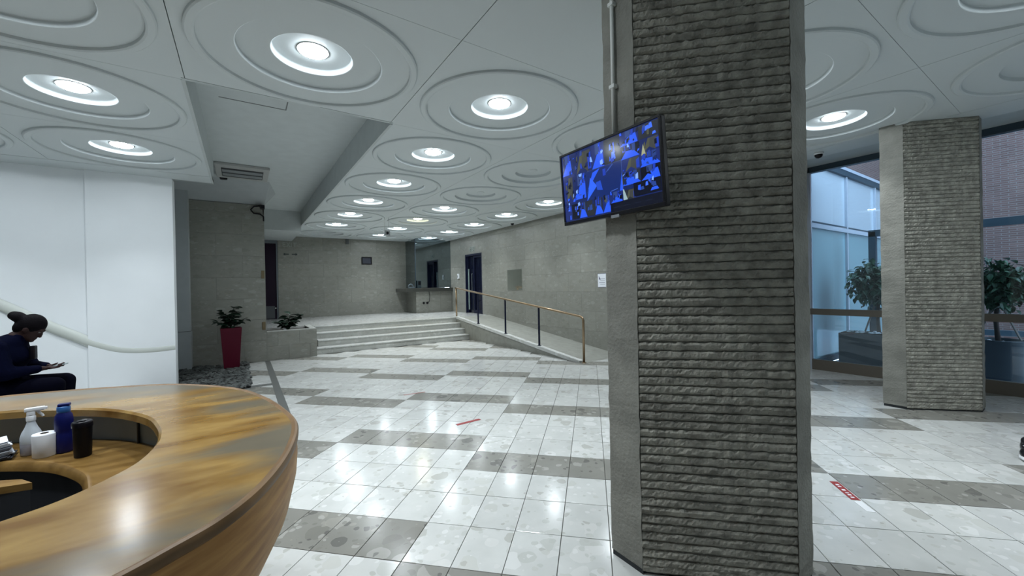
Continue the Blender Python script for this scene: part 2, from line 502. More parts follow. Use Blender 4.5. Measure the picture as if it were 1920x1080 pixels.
# raised flat strip
cr_ = MB()
cr_.box(-1.4, 1.5, 4.2, 15.2, ZF, ZF+.1)
cr_ = cr_.build('ceiling', PLAST); T(cr_, 'raised flat ceiling strip with an access hatch and air outlet', 'ceiling', kind='structure')
tr = MB()
tr.box(1.355, 1.385, 4.335, 15.1, ZC-.012, ZF)
tr.box(-.405, -.375, 4.335, 8.25, ZC-.004, ZF)
tr.box(-.4, 1.38, 4.30, 4.333, ZC-.004, ZF)
tr.box(-1.4, -.375, 8.25, 8.28, ZC, ZF)
tr = tr.build('trim_1', PLAST); T(tr, 'upright plaster edge around the raised flat ceiling strip', 'ceiling edge', kind='structure')
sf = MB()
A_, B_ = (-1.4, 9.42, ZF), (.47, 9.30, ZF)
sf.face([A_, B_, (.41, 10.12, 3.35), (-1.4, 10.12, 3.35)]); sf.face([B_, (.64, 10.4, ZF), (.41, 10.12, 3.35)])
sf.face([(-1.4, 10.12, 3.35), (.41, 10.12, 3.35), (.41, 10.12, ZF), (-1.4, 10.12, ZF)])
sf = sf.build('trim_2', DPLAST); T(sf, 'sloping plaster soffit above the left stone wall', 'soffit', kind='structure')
db = MB().box(.40, 1.36, 12.4, 15.1, 3.14, ZF).build('trim_3', PLAST)
T(db, 'dropped plaster bulkhead above the dark doorway at the back', 'bulkhead', kind='structure')
# hatch outline, recessed gap lines on the flat strip
hz = ZF-.001
h = MB(); h.box(-.19, .47, 5.50, 5.512, hz-.003, hz+.01); h.box(.46, .472, 5.25, 5.512, hz-.003, hz+.01)
h = h.build('access_hatch', mat('hatch_gap', (.16, .17, .17), .8)); T(h, 'thin outlined access hatch in the raised flat ceiling', 'hatch')
# air outlet
av = empty('air_vent', (.03, 8.70, ZF)); T(av, 'grey slotted air outlet in the raised flat ceiling', 'air vent')
VG = mat('vent_grey', (.36, .37, .36), .5)
MB().cbox(-.40, .40, -.46, .46, -.05, -.001, .012).build('frame', VG, av)
MB().box(-.31, .31, -.28, .32, -.053, -.049).build('opening', DARKIN, av)
for q in range(2):
    MB().cbox(-.30, .30, -.20+q*.26, -.02+q*.26, -.060, -.053, .003, Matrix.Identity(4)).build('louvre', mat('louvre', (.22, .24, .25), .4), av)
sd = MB().cbox(-.06, .06, -.05, .05, -.05, 0, .01).build('detector_box', BLKPL, loc=(-.27, 9.30, ZF)); T(sd, 'small dark box on the flat ceiling left of the air outlet', 'sensor')

# ---- stone walls
wr = MB().box(XR+.02, XR+.3, 3.1, 11.6, -.1, ZC+.1).box(XR+.02, XR+.3, 12.8, 14.2, -.1, ZC+.1).box(XR+.02, XR+.3, 11.6, 12.8, 2.66, ZC+.1).box(XR+.02, XR+.3, 11.6, 12.8, -.1, .6).build('wall_right', JOINT)
T(wr, 'long right wall clad in mottled beige stone', 'wall', kind='structure')
clad(wr, (XR+.02, 14.1), -PI/2, 11.1, 0, ZC, .9, .45, STONE, [(14.1-12.8, 14.1-11.6, .55, 2.66)])
wb = MB().box(.90, 6.8, YB+.02, YB+.3, 0, ZC+.4).build('wall_back', JOINT)
T(wb, 'back wall of mottled beige stone above the steps', 'wall', kind='structure')
clad(wb, (.95, YB+.02), 0, 4.4, .6, 3.3, .9, .45, STONE)
wl = MB().box(-1.4, .38, 10.12, 10.4, 0, 3.36).box(.2, .38, 10.4, 15.2, 0, ZF).build('wall_left', JOINT)
T(wl, 'shaded stone wall behind the red pot', 'wall', kind='structure')
clad(wl, (-.90, 10.12), 0, 1.30, 0, 3.34, .9, .45, STONE)
MB().box(.38, .40, 10.1, 10.42, 0, 3.34).build('wall_end', STONE, wl)
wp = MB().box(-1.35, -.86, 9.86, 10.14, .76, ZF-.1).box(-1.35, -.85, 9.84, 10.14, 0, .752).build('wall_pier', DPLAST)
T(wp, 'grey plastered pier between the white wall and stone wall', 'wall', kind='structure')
ww = MB().box(-1.87, -.90, 8.2, 8.45, 0, ZC).box(-5.7, -1.87, 8.24, 8.45, 0, ZC).build('wall_white', WHITEW)
T(ww, 'bright white wall behind the seated person', 'wall', kind='structure')
# curved moulding on the white wall
pts = [(-4.2, 2.35), (-3.4, 1.86), (-2.683, 1.38), (-2.24, 1.06), (-2.0, .905), (-1.84, .80), (-1.6, .69), (-1.4, .645), (-1.15, .632), (-.905, .645)]
def catmull(P, n=8, closed=False):
    out = []; k = len(P)
    rng = range(k if closed else k-1)
    for i in rng:
        g = lambda q: Vector(P[q % k]) if closed else Vector(P[min(max(q, 0), k-1)])
        p0, p1, p2, p3 = g(i-1), g(i), g(i+1), g(i+2)
        for t in range(n):
            u = t/n
            out.append(.5*((2*p1)+(p2-p0)*u+(2*p0-5*p1+4*p2-p3)*u*u+(3*p1-p0-3*p2+p3)*u**3))
    if not closed: out.append(Vector(P[-1]))
    return out
cv = catmull(pts)
b = MB(); sec = [(.07, 0), (.062, .014), (.042, .026), (.014, .032), (-.014, .032), (-.042, .026), (-.062, .014), (-.07, 0)]
for i, p in enumerate(cv):
    d = (cv[min(i+1, len(cv)-1)]-cv[max(i-1, 0)]).normalized(); nn = Vector((-d.y, d.x))
    for o1, o2 in sec: b.v.append((p.x+nn.x*o1, 8.235-o2*1.3, p.y+nn.y*o1))
for i in range(len(cv)-1):
    for q in range(len(sec)-1):
        b.f.append((i*8+q, i*8+q+1, (i+1)*8+q+1, (i+1)*8+q)); b.c.append(None)
b.f.append(tuple(range(len(b.v)-8, len(b.v))))
mo = b.build('trim_4', MOULD); auto_smooth(mo); T(mo, 'curving pale moulding sweeping down across the white wall', 'moulding', kind='structure')
# walls out of frame that close the room
bw = MB().box(-5.7, 8.3, -2.9, -2.65, 0, 3.5).build('wall_front', PLAST); T(bw, 'plain plaster wall behind the viewpoint', 'wall', kind='structure')
sw = MB().box(-5.9, -5.6, -2.9, 8.5, 0, 3.5).build('wall_side', PLAST); T(sw, 'plain plaster wall far left of the desk', 'wall', kind='structure')
rw = MB().box(6.6, 8.05, 2.95, 3.2, 0, 3.75).build('wall_return', PLAST); T(rw, 'short plaster return wall behind the near pillar', 'wall', kind='structure')
hw = MB().box(-1.65, -1.34, 8.40, 10.45, 0, ZF+.1).build('wall_hidden', DPLAST); T(hw, 'unseen wall added behind the white wall to keep sky light out', 'wall', kind='structure')  # added out of sight to stop sky light leaking onto pier and soffit
so = MB().box(6.74, 8.3, -2.9, 3.2, 3.42, 3.5).build('trim_5', PLAST); T(so, 'plaster soffit strip above the glass front', 'soffit', kind='structure')

# ---- platform, steps, ramp
pf = MB().box(.39, 6.62, 11.15, 15.2, 0, .6).build('platform', TILE_L)
T(pf, 'raised pale stone landing at the top of the steps', 'platform', kind='structure')
st = empty('staircase', (1.37, 10.3, 0)); T(st, 'four wide shallow stone steps up to the landing', 'steps', kind='structure')
stl = terrazzo('step_stone', (.40, .41, .385), [(.33, .33, .30), (.50, .51, .49), (.36, .36, .33), (.46, .47, .44)], .35, 9)
for k in range(4):
    x0 = 0 if k == 0 else .10
    s_ = MB().box(x0, 4.03, .283*k, .86, .15*k, .15*(k+1)-.028).build('step', stl, st)
    MB().cbox(x0, 4.03, .283*k-.02, .283*(k+1)+.0 if k < 3 else .9, .15*(k+1)-.028, .15*(k+1)+(.003 if k == 3 else 0), .006).build('tread', TILE_L, s_)
def rz(y): return max(0, .6*(y-5.65)/5.5)
rm = MB()
ys = [5.65, 11.15]
P = [(5.4, 5.65, 0), (6.62, 5.65, 0), (6.62, 11.16, .6), (5.4, 11.16, .6)]
Q = [(x, y, -.01) for x, y, z in P]
rm.face(P); rm.face([Q[0], P[0], P[3], Q[3]]); rm.face([Q[3], P[3], P[2], Q[2]]); rm.face([Q[1], Q[2], P[2], P[1]])
rm = rm.build('ramp', mat('ramp_stone', (.23, .235, .21), .45, var=.12, vscale=8)); T(rm, 'stone access ramp rising along the right wall', 'ramp', kind='structure')
kb = MB(); kb.v = []
for (x, dz) in ((5.385, -.04), (5.385, .025), (5.50, .025), (5.50, 0)):
    kb.v += [(x, 5.72, rz(5.72)+dz), (x, 11.15, .6+dz)]
for q in range(3): kb.f.append((2*q, 2*q+1, 2*q+3, 2*q+2))
kb.f.append((0, 2, 4, 6)); kb.c = [None]*4
kb.build('kerb', TILE_L, rm)
# planter box of masonry left of the steps
pb = MB().box(.42, 1.36, 10.12, 10.22, 0, .60).box(1.28, 1.36, 10.2, 11.3, 0, .60).box(.42, 1.3, 11.2, 11.3, 0, .6).build('wall_planter', JOINT)
T(pb, 'low stone planter wall left of the steps', 'planter wall', kind='structure')
clad(pb, (.40, 10.12), 0, .98, 0, .62, .42, .31, STONE)
clad(pb, (1.36, 10.12), PI/2, .16, 0, .62, .42, .31, STONE)
MB().box(.41, 1.38, 10.1, 10.24, .62, .635).box(1.26, 1.38, 10.24, 11.3, .605, .635).build('coping', stl, pb)
MB().box(.42, 1.27, 10.23, 11.2, .5, .58).build('soil', SOIL, pb)

# ---- dark floor strips and gravel bed
g1 = MB().box(.36, .455, 5.0, 10.08, -.002, .003).build('floor_strip', mat('strip_metal', (.10, .105, .10), .5)); T(g1, 'dark grey floor strip running from the planter towards the desk', 'floor strip')
g2 = MB().box(.02, .36, 7.46, 7.60, -.002, .004).build('floor_strip', MATS['strip_metal']); T(g2, 'short dark floor strip at the edge of the gravel bed', 'floor strip')
b = MB()
ico = bmesh.new(); bmesh.ops.create_icosphere(ico, subdivisions=1, radius=1)
iv = [v.co.copy() for v in ico.verts]; iff = [[v.index for v in f.verts] for f in ico.faces]; ico.free()
for q in range(1500):
    x, y = random.uniform(-1.3, .06), random.uniform(7.45, 10.1)
    if x < -.9 and y < 8.46: continue
    s_ = random.uniform(.025, .065); rr = Matrix.Rotation(random.uniform(0, 6.28), 3, 'Z') @ Matrix.Rotation(random.uniform(-.6, .6), 3, 'X')
    n = len(b.v)
    hgt = .02 + .03*noise.noise(Vector((x*1.5, y*1.5, 0)))
    for v in iv:
        w = rr @ Vector((v.x*s_*random.uniform(.8, 1.2), v.y*s_*.8*random.uniform(.8, 1.2), v.z*s_*.5)); b.v.append((x+w.x, y+w.y, max(-.01, hgt+w.z)))
    for f in iff: b.f.append(tuple(n+i for i in f)); b.c.append(None)
b.box(-1.35, .07, 7.42, 10.11, -.02, .004)
PEB = mat('pebble', (.05, .056, .054), .7, var=.95, vscale=15, detail=1)
gv = b.build('gravel_bed', PEB); T(gv, 'bed of dark loose stones around the red pot', 'gravel', kind='stuff')

# ============================================================ PILLARS
FACE, CHAM, RD = .725, .206, .0145
NR = 74; RP = ZC/NR
def rib_mesh(seed, n=60):
    """one broken-faced horizontal rib, along local x, standing out to -y"""
    b = MB(); L_ = FACE-.006
    prof = [(-.5, 0), (-.44, .5), (-.22, .95), (.14, 1.0), (.38, .7), (.46, 0)]
    for i in range(n+1):
        x = -L_/2+L_*i/n
        for q, (zz, dd) in enumerate(prof):
            a = noise.noise(Vector((x*9, seed*7.1, q*.8))); a2 = noise.noise(Vector((x*34, seed*3.3, q*2.)))
            a3 = noise.noise(Vector((x*85, seed*1.7, q*3.1)))
            out = RD*dd*(1+.36*a+.42*a2+.38*a3)
            b.v.append((x, -out if dd else .004, RP*(zz+(.12*a2+.10*a3)*(1 if dd else 0))))
    k = len(prof)
    for i in range(n):
        for q in range(k-1):
            b.f.append((i*k+q, (i+1)*k+q, (i+1)*k+q+1, i*k+q+1)); b.c.append(None)
    b.f.append(tuple(range(k))); b.f.append(tuple(reversed(range(n*k, n*k+k))))
    return b
RIBS = [rib_mesh(s) for s in range(7)]
RIBME = [r.mesh('rib', RIBM) for r in RIBS]
def pillar(ax, ay, label, single):
    """square pillar whose corner towards the entrance is cut away by a broad ribbed face"""
    root = empty('ribbed_pillar', (ax, ay, 0)); T(root, label, 'pillar')
    e = CHAM; q_ = FACE*SQ; w = e+q_; D = .165
    B, Cc = Vector((0, -e)), Vector((q_, -e-q_))
    n_in = Vector((SQ, SQ))*RD; t_ = Vector((SQ, -SQ))*.001
    poly = [(0, 0), tuple(B), tuple(B+n_in), tuple(Cc+n_in), tuple(Cc), (q_+D, -w), (q_+D, 0)]
    cen = Vector((.4, -.35))
    b = MB(); nz = 90; K = len(poly)
    for k in range(nz+1):
        z = .03+(ZC-.03)*k/nz
        for q, p in enumerate(poly):
            v = Vector(p)
            r_ = .004*noise.noise(Vector((q*5.3, z*13, ax)))+.003*noise.noise(Vector((q*2.1, z*45, ax)))
            d_ = (v-cen).normalized(); v = v+d_*r_; b.v.append((v.x, v.y, z))
    for k in range(nz):
        for q in range(K):
            u_ = (q+1) % K; b.f.append((k*K+q, k*K+u_, (k+1)*K+u_, (k+1)*K+q)); b.c.append(None)
    b.f.append(tuple(range(nz*K, nz*K+K)))
    b.build('shaft', CONC, root)
    MB().prism([tuple(cen+(Vector(p)-cen)*.985) for p in poly], 0, .032).build('base_joint', BLACKBASE, root)
    rng = random.Random(int(ax*10))
    mid = (B+Cc)/2+n_in
    big = MB(); rot = Matrix.Rotation(-PI/4, 4, 'Z')
    for k in range(NR):
        z = RP*(k+.5)+(.012 if k == 0 else 0)
        if single: link('rib', RIBME[rng.randrange(7)], root, (mid.x, mid.y, z), (0, 0, -PI/4))
        else:
            src = RIBS[rng.randrange(7)]; n = len(big.v)
            big.v += [tuple(rot @ Vector(v)+Vector((mid.x, mid.y, z))) for v in src.v]; big.f += [tuple(n+i for i in ff) for ff in src.f]
    if not single:
        o = big.build('rib', RIBM, root); o['kind'] = 'stuff'
    return root
pillar(1.682, 1.555, 'large ribbed concrete pillar standing nearest, with the screen on it', True)
pillar(6.305, 1.500, 'second ribbed concrete pillar standing by the glass front', False)

# ============================================================ CEILING LIGHTS
LENS = {}
def lens_mat(name, col, k):
    m = mat(name, (.8, .8, .8), .3, emit=col, estr=LAMP*k); return m
LW = lens_mat('lit_lens', (.86, .94, 1.0), 1.0)
LY = lens_mat('warm_lens', (1.0, .92, .62), .7)
def lens_mesh(m):
    prof = [(.001, -.028), (.05, -.026), (.085, -.020), (.104, -.010), (.11, 0)]
    return MB().lathe(prof, 24).mesh('lens', m, True)
LME = {'w': lens_mesh(LW), 'y': lens_mesh(LY)}
TRIM = MB().lathe([(.109, -.003), (.118, -.004), (.121, 0)], 24).mesh('trim_ring', mat('trim_grey', (.30, .31, .31), .5), True)
OFFC = MB().lathe([(.001, -.012), (.06, -.012), (.068, -.006), (.07, 0)], 24).mesh('cover_plate', CEIL, True)
desc = {-3: 'in the leftmost ceiling row beyond the frame edge', -2: 'in the ceiling row leading to the white wall', -1: 'in the panels above the reception desk', 0: 'in the long row beside the raised flat ceiling',  # leftmost row: two nearest lamps unseen, added to brighten the white wall
        1: 'in the middle ceiling row of the hall', 2: 'in the ceiling row nearest the right stone wall'}
seen = {}
for (i, j) in sorted(LIT):
    if j < 0 and i > 0:
        lab = {(1, -2): 'round downlight at the top right corner, cut by the frame', (1, -1): 'round downlight half hidden by the large ribbed pillar', (2, -1): 'bright round downlight just above the second ribbed pillar', (2, -2): 'round downlight by the glass front, just outside the right edge', (2, -3): 'unseen downlight by the glass front, added behind the viewpoint for brightness', (1, -3): 'unseen downlight in the middle ceiling row, added behind the viewpoint for brightness'}[(i, j)]
    elif j == -1: lab = {-2: 'round downlight over the left end of the reception desk, out of frame', -1: 'round downlight right over the reception desk, out of frame'}[i]
    else:
        n = seen.get(i, 0); seen[i] = n+1
        lab = 'round white downlight, %s from the viewer %s' % (ordinal(n), desc[i])
        if (i, j) == (1, 4): lab = 'round downlight with a warm yellowish glow in the middle ceiling row'
    L_ = empty('ceiling_light', (cx_(i), cy_(j), ZC+.085)); T(L_, lab, 'ceiling light', 'round downlights')
    link('lens', LME['y' if (i, j) == (1, 4) else 'w'], L_)
    link('trim_ring', TRIM, L_)
    ld = bpy.data.lights.new('beam', 'AREA'); ld.shape = 'DISK'; ld.size = .2; ld.energy = BEAM*(.7 if (i, j) == (1, 4) else 1.); ld.spread = SPREAD
    ld.color = (1.0, .93, .70) if (i, j) == (1, 4) else (.90, .96, 1.0)
    lo = bpy.data.objects.new('beam', ld); C.objects.link(lo); lo.parent = L_; lo.location = (0, 0, -.032)
n = 0
for (i, j, lab) in ((1, 1, 'small round cover in the unlit ceiling rings left of the screen'), (1, 2, 'small round cover in the unlit ceiling rings beyond the first unlit ones')):
    T(link('ceiling_cover', OFFC, None, (cx_(i), cy_(j), ZC+.085)), lab, 'cover', 'unlit ceiling covers')

# ============================================================ RECEPTION DESK
ZT, ZL = 1.0, .84
k_ = 1.25
out_pts = [(-2.9, 1.35), (-2.55, 1.95), (-1.9, 2.30), (-1.3, 2.44), (-.9, 2.475), (-.68, 2.453), (-.48, 2.395), (-.253, 2.288), (-.037, 2.036), (.066, 1.772), (.121, 1.491), (.126, 1.332), (.091, 1.143),
           (.034, .983), (-.028, .883), (-.095, .823), (-.2, .755), (-.45, .66), (-.9, .59), (-1.6, .58), (-2.3, .68), (-2.75, .92)]
in_pts = [(-2.5, 1.38), (-2.25, 1.75), (-1.7, 2.02), (-1.2, 2.13), (-.9, 2.16), (-.708, 2.146), (-.56, 2.075), (-.40, 1.945), (-.277, 1.76), (-.224, 1.596), (-.206, 1.48), (-.206, 1.40), (-.223, 1.289),
          (-.267, 1.203), (-.313, 1.145), (-.368, 1.108), (-.46, 1.06), (-.65, .98), (-1.0, .92), (-1.6, .90), (-2.1, .98), (-2.38, 1.14)]
OUT = [p*k_ for p in catmull(out_pts, 6, True)]
INN = [p*k_ for p in catmull(in_pts, 6, True)]
ND = len(OUT)
def offset(loop, d):
    """shift a clockwise loop towards its inside by d"""
    r = []
    for i in range(len(loop)):
        t = (loop[(i+2) % len(loop)]-loop[i-2]).normalized()
        r.append(loop[i]+Vector((t.y, -t.x))*d)
    return r
def bridge(b, loops):
    """loops: list of (points2d, z)"""
    n = len(b.v); k = len(loops[0][0])
    for pts_, z in loops: b.v += [(p.x, p.y, z) for p in pts_]
    for q in range(len(loops)-1):
        for i in range(k):
            j = (i+1) % k
            b.f.append((n+q*k+i, n+(q+1)*k+i, n+(q+1)*k+j, n+q*k+j)); b.c.append(None)
    return b
dk = empty('reception_desk', (-1.6, 1.9, 0)); T(dk, 'curved worn wooden reception desk in the left foreground', 'desk')
inv = Matrix.Translation((1.6, -1.9, 0))
def dpart(b, name, m, ang=40, par=None):
    if par is None: b.v = [tuple(inv @ Vector(v)) for v in b.v]
    o = b.build(name, m, par or dk); auto_smooth(o, ang); return o
# worktop: inner edge round over, flat top, outer edge
IE, OE = offset(INN, -.010), offset(OUT, .020)
mids = [([IE[q].lerp(OE[q], t/8) for q in range(ND)], ZT) for t in range(9)]
top = dpart(bridge(MB(), [(offset(INN, .0), ZT-.035), (offset(INN, -.002), ZT-.008)]+mids), 'countertop', WOODT)
# how far across the top a point lies (0 inner rim, 1 outer rim): arms wear the varnish off towards the outside
at_ = top.data.attributes.new('across', 'FLOAT', 'POINT')
from mathutils import kdtree
def kd(pts_):
    t = kdtree.KDTree(len(pts_))
    for q, p in enumerate(pts_): t.insert((p.x, p.y, 0), q)
    t.balance(); return t
ki, ko = kd(INN), kd(OUT)
for v in top.data.vertices:
    p = (v.co.x-1.6, v.co.y+1.9, 0); di, do = ki.find(p)[2], ko.find(p)[2]
    at_.data[v.index].value = di/(di+do+1e-6)
dpart(bridge(MB(), [(offset(OUT, .020), ZT), (offset(OUT, .008), ZT+.004), (offset(OUT, .001), ZT+.001), (offset(OUT, -.003), ZT-.008), (offset(OUT, -.002), ZT-.022), (offset(OUT, .006), ZT-.030)]), 'edge_band', RIMW)
hull = [(.006, .970), (.002, .92), (.006, .86), (.026, .77), (.065, .69), (.15, .59), (.235, .49), (.30, .37), (.345, .2), (.355, 0)]
dpart(bridge(MB(), [(offset(OUT, d), z) for d, z in hull]), 'front_panel', WOODS, 60)
dpart(bridge(MB(), [(offset(INN, 0), ZT-.035), (offset(INN, -.06), ZT-.04), (offset(INN, -.065), ZL)][::-1]), 'inner_wall', GREYP)
# upright joint strips of the inner wall
iw = offset(INN, -.058)
for q in range(8, ND, 9):
    p = iw[q]; t = (iw[(q+1) % ND]-iw[q-1]).normalized()
    a = math.atan2(t.y, t.x)
    b = MB().box(-.004, .004, -.004, .004, ZL, ZT-.04, Matrix.Translation((p.x, p.y, 0)) @ Matrix.Rotation(a, 4, 'Z'))
    dpart(b, 'joint_strip', DARKIN)
LOW = offset(INN, .19)
dpart(bridge(MB(), [(LOW, ZL-.03), (offset(LOW, -.004), ZL-.004), (offset(LOW, -.012), ZL+.004), (offset(LOW, -.024), ZL+.004), (offset(LOW, -.03), ZL), (offset(INN, -.07), ZL)]), 'lower_desk', WOODL)
dpart(bridge(MB(), [(offset(LOW, -.03), 0.02), (offset(LOW, -.03), ZL-.03), (LOW, ZL-.03)]), 'inner_apron', DARKIN)
# a small writing shelf let into the inner curve
b = MB().prism([(-.655, 2.205), (-.70, 2.27), (-.80, 2.325), (-1.1, 2.36), (-1.5, 2.36), (-1.5, 2.10), (-.80, 2.235)][::-1], .79, .815)
dpart(MB().prism([(-.66, 2.205), (-.80, 2.24), (-1.5, 2.115), (-1.5, 2.135), (-.80, 2.26)][::-1], .68, .79), 'drawer_front', DARKIN)
dpart(b, 'writing_shelf', WOODL)

# ---- things on the desk
def put(px, Y): return px
bt = empty('water_bottle', (-.637, 2.457, ZL)); T(bt, 'blue water bottle with a lighter flip cap on the inner desk', 'bottle')
BLU = mat('blue_plastic', (.004, .007, .085), .4, spec=.25); BLC = mat('cap_blue', (.02, .10, .30), .35)
MB().lathe([(.0, .001), (.024, 0), (.027, .006), (.0275, .075), (.025, .085), (.0275, .095), (.028, .135), (.026, .155), (.019, .168), (.018, .172)], 28, cap=False).build('body', BLU, bt, True)
cp = MB().lathe([(.0195, .168), (.0205, .17), (.0205, .190), (.018, .193), (0, .193)], 28).build('cap', BLC, bt, True)
MB().cbox(-.016, .020, -.013, .013, .192, .204, .004).build('flip_lid', BLU, cp)
tb = empty('travel_cup', (-.556, 2.343, ZL)); T(tb, 'black travel cup with a lid beside the blue bottle', 'cup')
MB().lathe([(0, .001), (.024, 0), (.026, .004), (.029, .118), (.0305, .124), (.0305, .128)], 28).build('body', mat('matt_black', (.003, .0035, .006), .5, spec=.2), tb, True)
lid = MB().lathe([(.0315, .122), (.0318, .136), (.030, .143), (.026, .146), (.024, .141), (0, .140)], 28).build('lid', BLKPL, tb, True)
MB().cbox(-.012, .012, -.022, -.004, .141, .150, .003).build('spout', BLKPL, lid)
sp = empty('spray_bottle', (-.746, 2.515, ZL), .2); T(sp, 'translucent white spray bottle with a trigger head', 'spray bottle')
TRW = mat('milky_plastic', (.46, .50, .54), .3); TRL = mat('milky_liquid', (.33, .34, .40), .3)
MB().lathe([(0, .001), (.029, 0), (.032, .005), (.032, .048)], 28).build('liquid_level', TRL, sp, True)
MB().lathe([(.032, .048), (.0325, .05), (.032, .072), (.027, .092), (.018, .112), (.0125, .130), (.0118, .142)], 28).build('body', TRW, sp, True)
hd = MB().lathe([(.0135, .138), (.014, .140), (.014, .156), (.012, .160)], 20).build('collar', WHITEPL, sp, True)
MB().cbox(-.018, .040, -.010, .010, .176, .192, .005).cbox(-.012, .012, -.009, .009, .158, .178, .004).cbox(.038, .046, -.006, .006, .179, .189, .002).build('spray_head', WHITEPL, sp)
tg = MB().tube([(.018, 0, .178), (.022, 0, .168), (.030, 0, .158), (.034, 0, .150)], [.006, .005, .0045, .004], 8).build('trigger', WHITEPL, sp)
rl = empty('paper_roll', (-.69, 2.446, ZL)); T(rl, 'white toilet paper roll standing in front of the bottles', 'paper roll')
b = MB(); b.lathe([(.013, .094), (.013, .002), (.032, .0), (.0345, .003), (.036, .09), (.0345, .094), (.013, .094)], 32)
MB_ = b.build('roll', PAPER, rl, True)
MB().lathe([(.0128, .095), (.0128, .003)], 24).build('core', mat('cardboard', (.14, .12, .10), .8), rl, True)
# stack of folded papers: several sheets and a dark folder
z = ZL+.002
names = [('folder', mat('dark_folder', (.02, .022, .03), .5), 'dark blue folder at the bottom of the paper stack'), ('paper_bundle', mat('grey_paper', (.40, .43, .48), .6), 'grey folded paper bundle, second in the stack'),
         ('paper_bundle', mat('dark_cover', (.05, .055, .07), .5), 'dark covered booklet in the middle of the stack'), ('paper_bundle', PAPER, 'folded white papers near the top of the stack'), ('paper_sheet', mat('bright_paper', (.70, .75, .86), .6), 'white sheet lying on top of the paper stack')]
for q, (nm, m, lab) in enumerate(names):
    hh = (.012, .016, .009, .016, .003)[q]
    b = MB(); a = math.radians((10, 22, 16, 28, 20)[q])
    mt = Matrix.Translation((-.875-.006*q, 2.50+.003*q, z)) @ Matrix.Rotation(a, 4, 'Z') @ Matrix.Rotation(math.radians(-5), 4, 'Y')
    for s_ in range(3 if hh > .01 else 1):
        n3 = 3 if hh > .01 else 1; hz_ = hh/n3
        b.cbox(-.10, .085-.006*s_, -.055-.002*s_, .055, s_*hz_, (s_+1)*hz_-.0008, .0006, mt)
    T(b.build(nm, m), lab, 'papers', 'papers on the inner desk'); z += hh+.002
# tray with papers on the far rim
tr_ = empty('paper_tray', (-1.16, 2.98, ZT+.001), .25); T(tr_, 'pale tray holding white paper on the far desk rim', 'tray')
MB().cbox(-.16, .16, -.11, .11, 0, .004, .001).box(-.16, .16, -.11, -.106, .004, .03).box(-.16, .16, .106, .11, .004, .03).box(.156, .16, -.106, .106, .004, .03).build('tray', mat('smoky_tray', (.30, .33, .33), .2), tr_)
MB().box(-.15, .14, -.1, .1, .005, .022).build('paper', PAPER, tr_)

# ============================================================ SCREEN ON THE PILLAR
tvx = Vector((0, -1, 0)); tilt = math.radians(4.5)
tvy = Vector((-math.sin(tilt), 0, math.cos(tilt))); tvn = tvx.cross(tvy)
tv = empty('wall_screen', (0, 0, 0)); T(tv, 'flat screen showing blue camera views on the ribbed pillar', 'screen')
mm = Matrix.Identity(4)
for k in range(3): mm[k][0] = tvx[k]; mm[k][1] = tvy[k]; mm[k][2] = tvn[k]
mm[0][3], mm[1][3], mm[2][3] = 1.604, 1.474, 2.066
tv.matrix_world = mm
TWd, THt = .695, .416
cs = MB().cbox(-TWd/2, TWd/2, -THt/2, THt/2, -.035, 0, .006).build('casing', BLKPL, tv)
b = MB(); bz = .013
b.cbox(-TWd/2, TWd/2, THt/2-bz, THt/2, 0, .006, .002).cbox(-TWd/2, TWd/2, -THt/2, -THt/2+.02, 0, .006, .002).cbox(-TWd/2, -TWd/2+bz, -THt/2+.02, THt/2-bz, 0, .006, .002).cbox(TWd/2-bz, TWd/2, -THt/2+.02, THt/2-bz, 0, .006, .002)
b.build('bezel', BLKPL, tv)
MB().cbox(.02, .075, -THt/2-.010, -THt/2+.006, -.004, .008, .002).build('badge', mat('badge_grey', (.22, .24, .27), .4), tv)
MB().box(-.10, .10, -.10, .10, -.062, -.034).build('mount', NAVYM, tv)
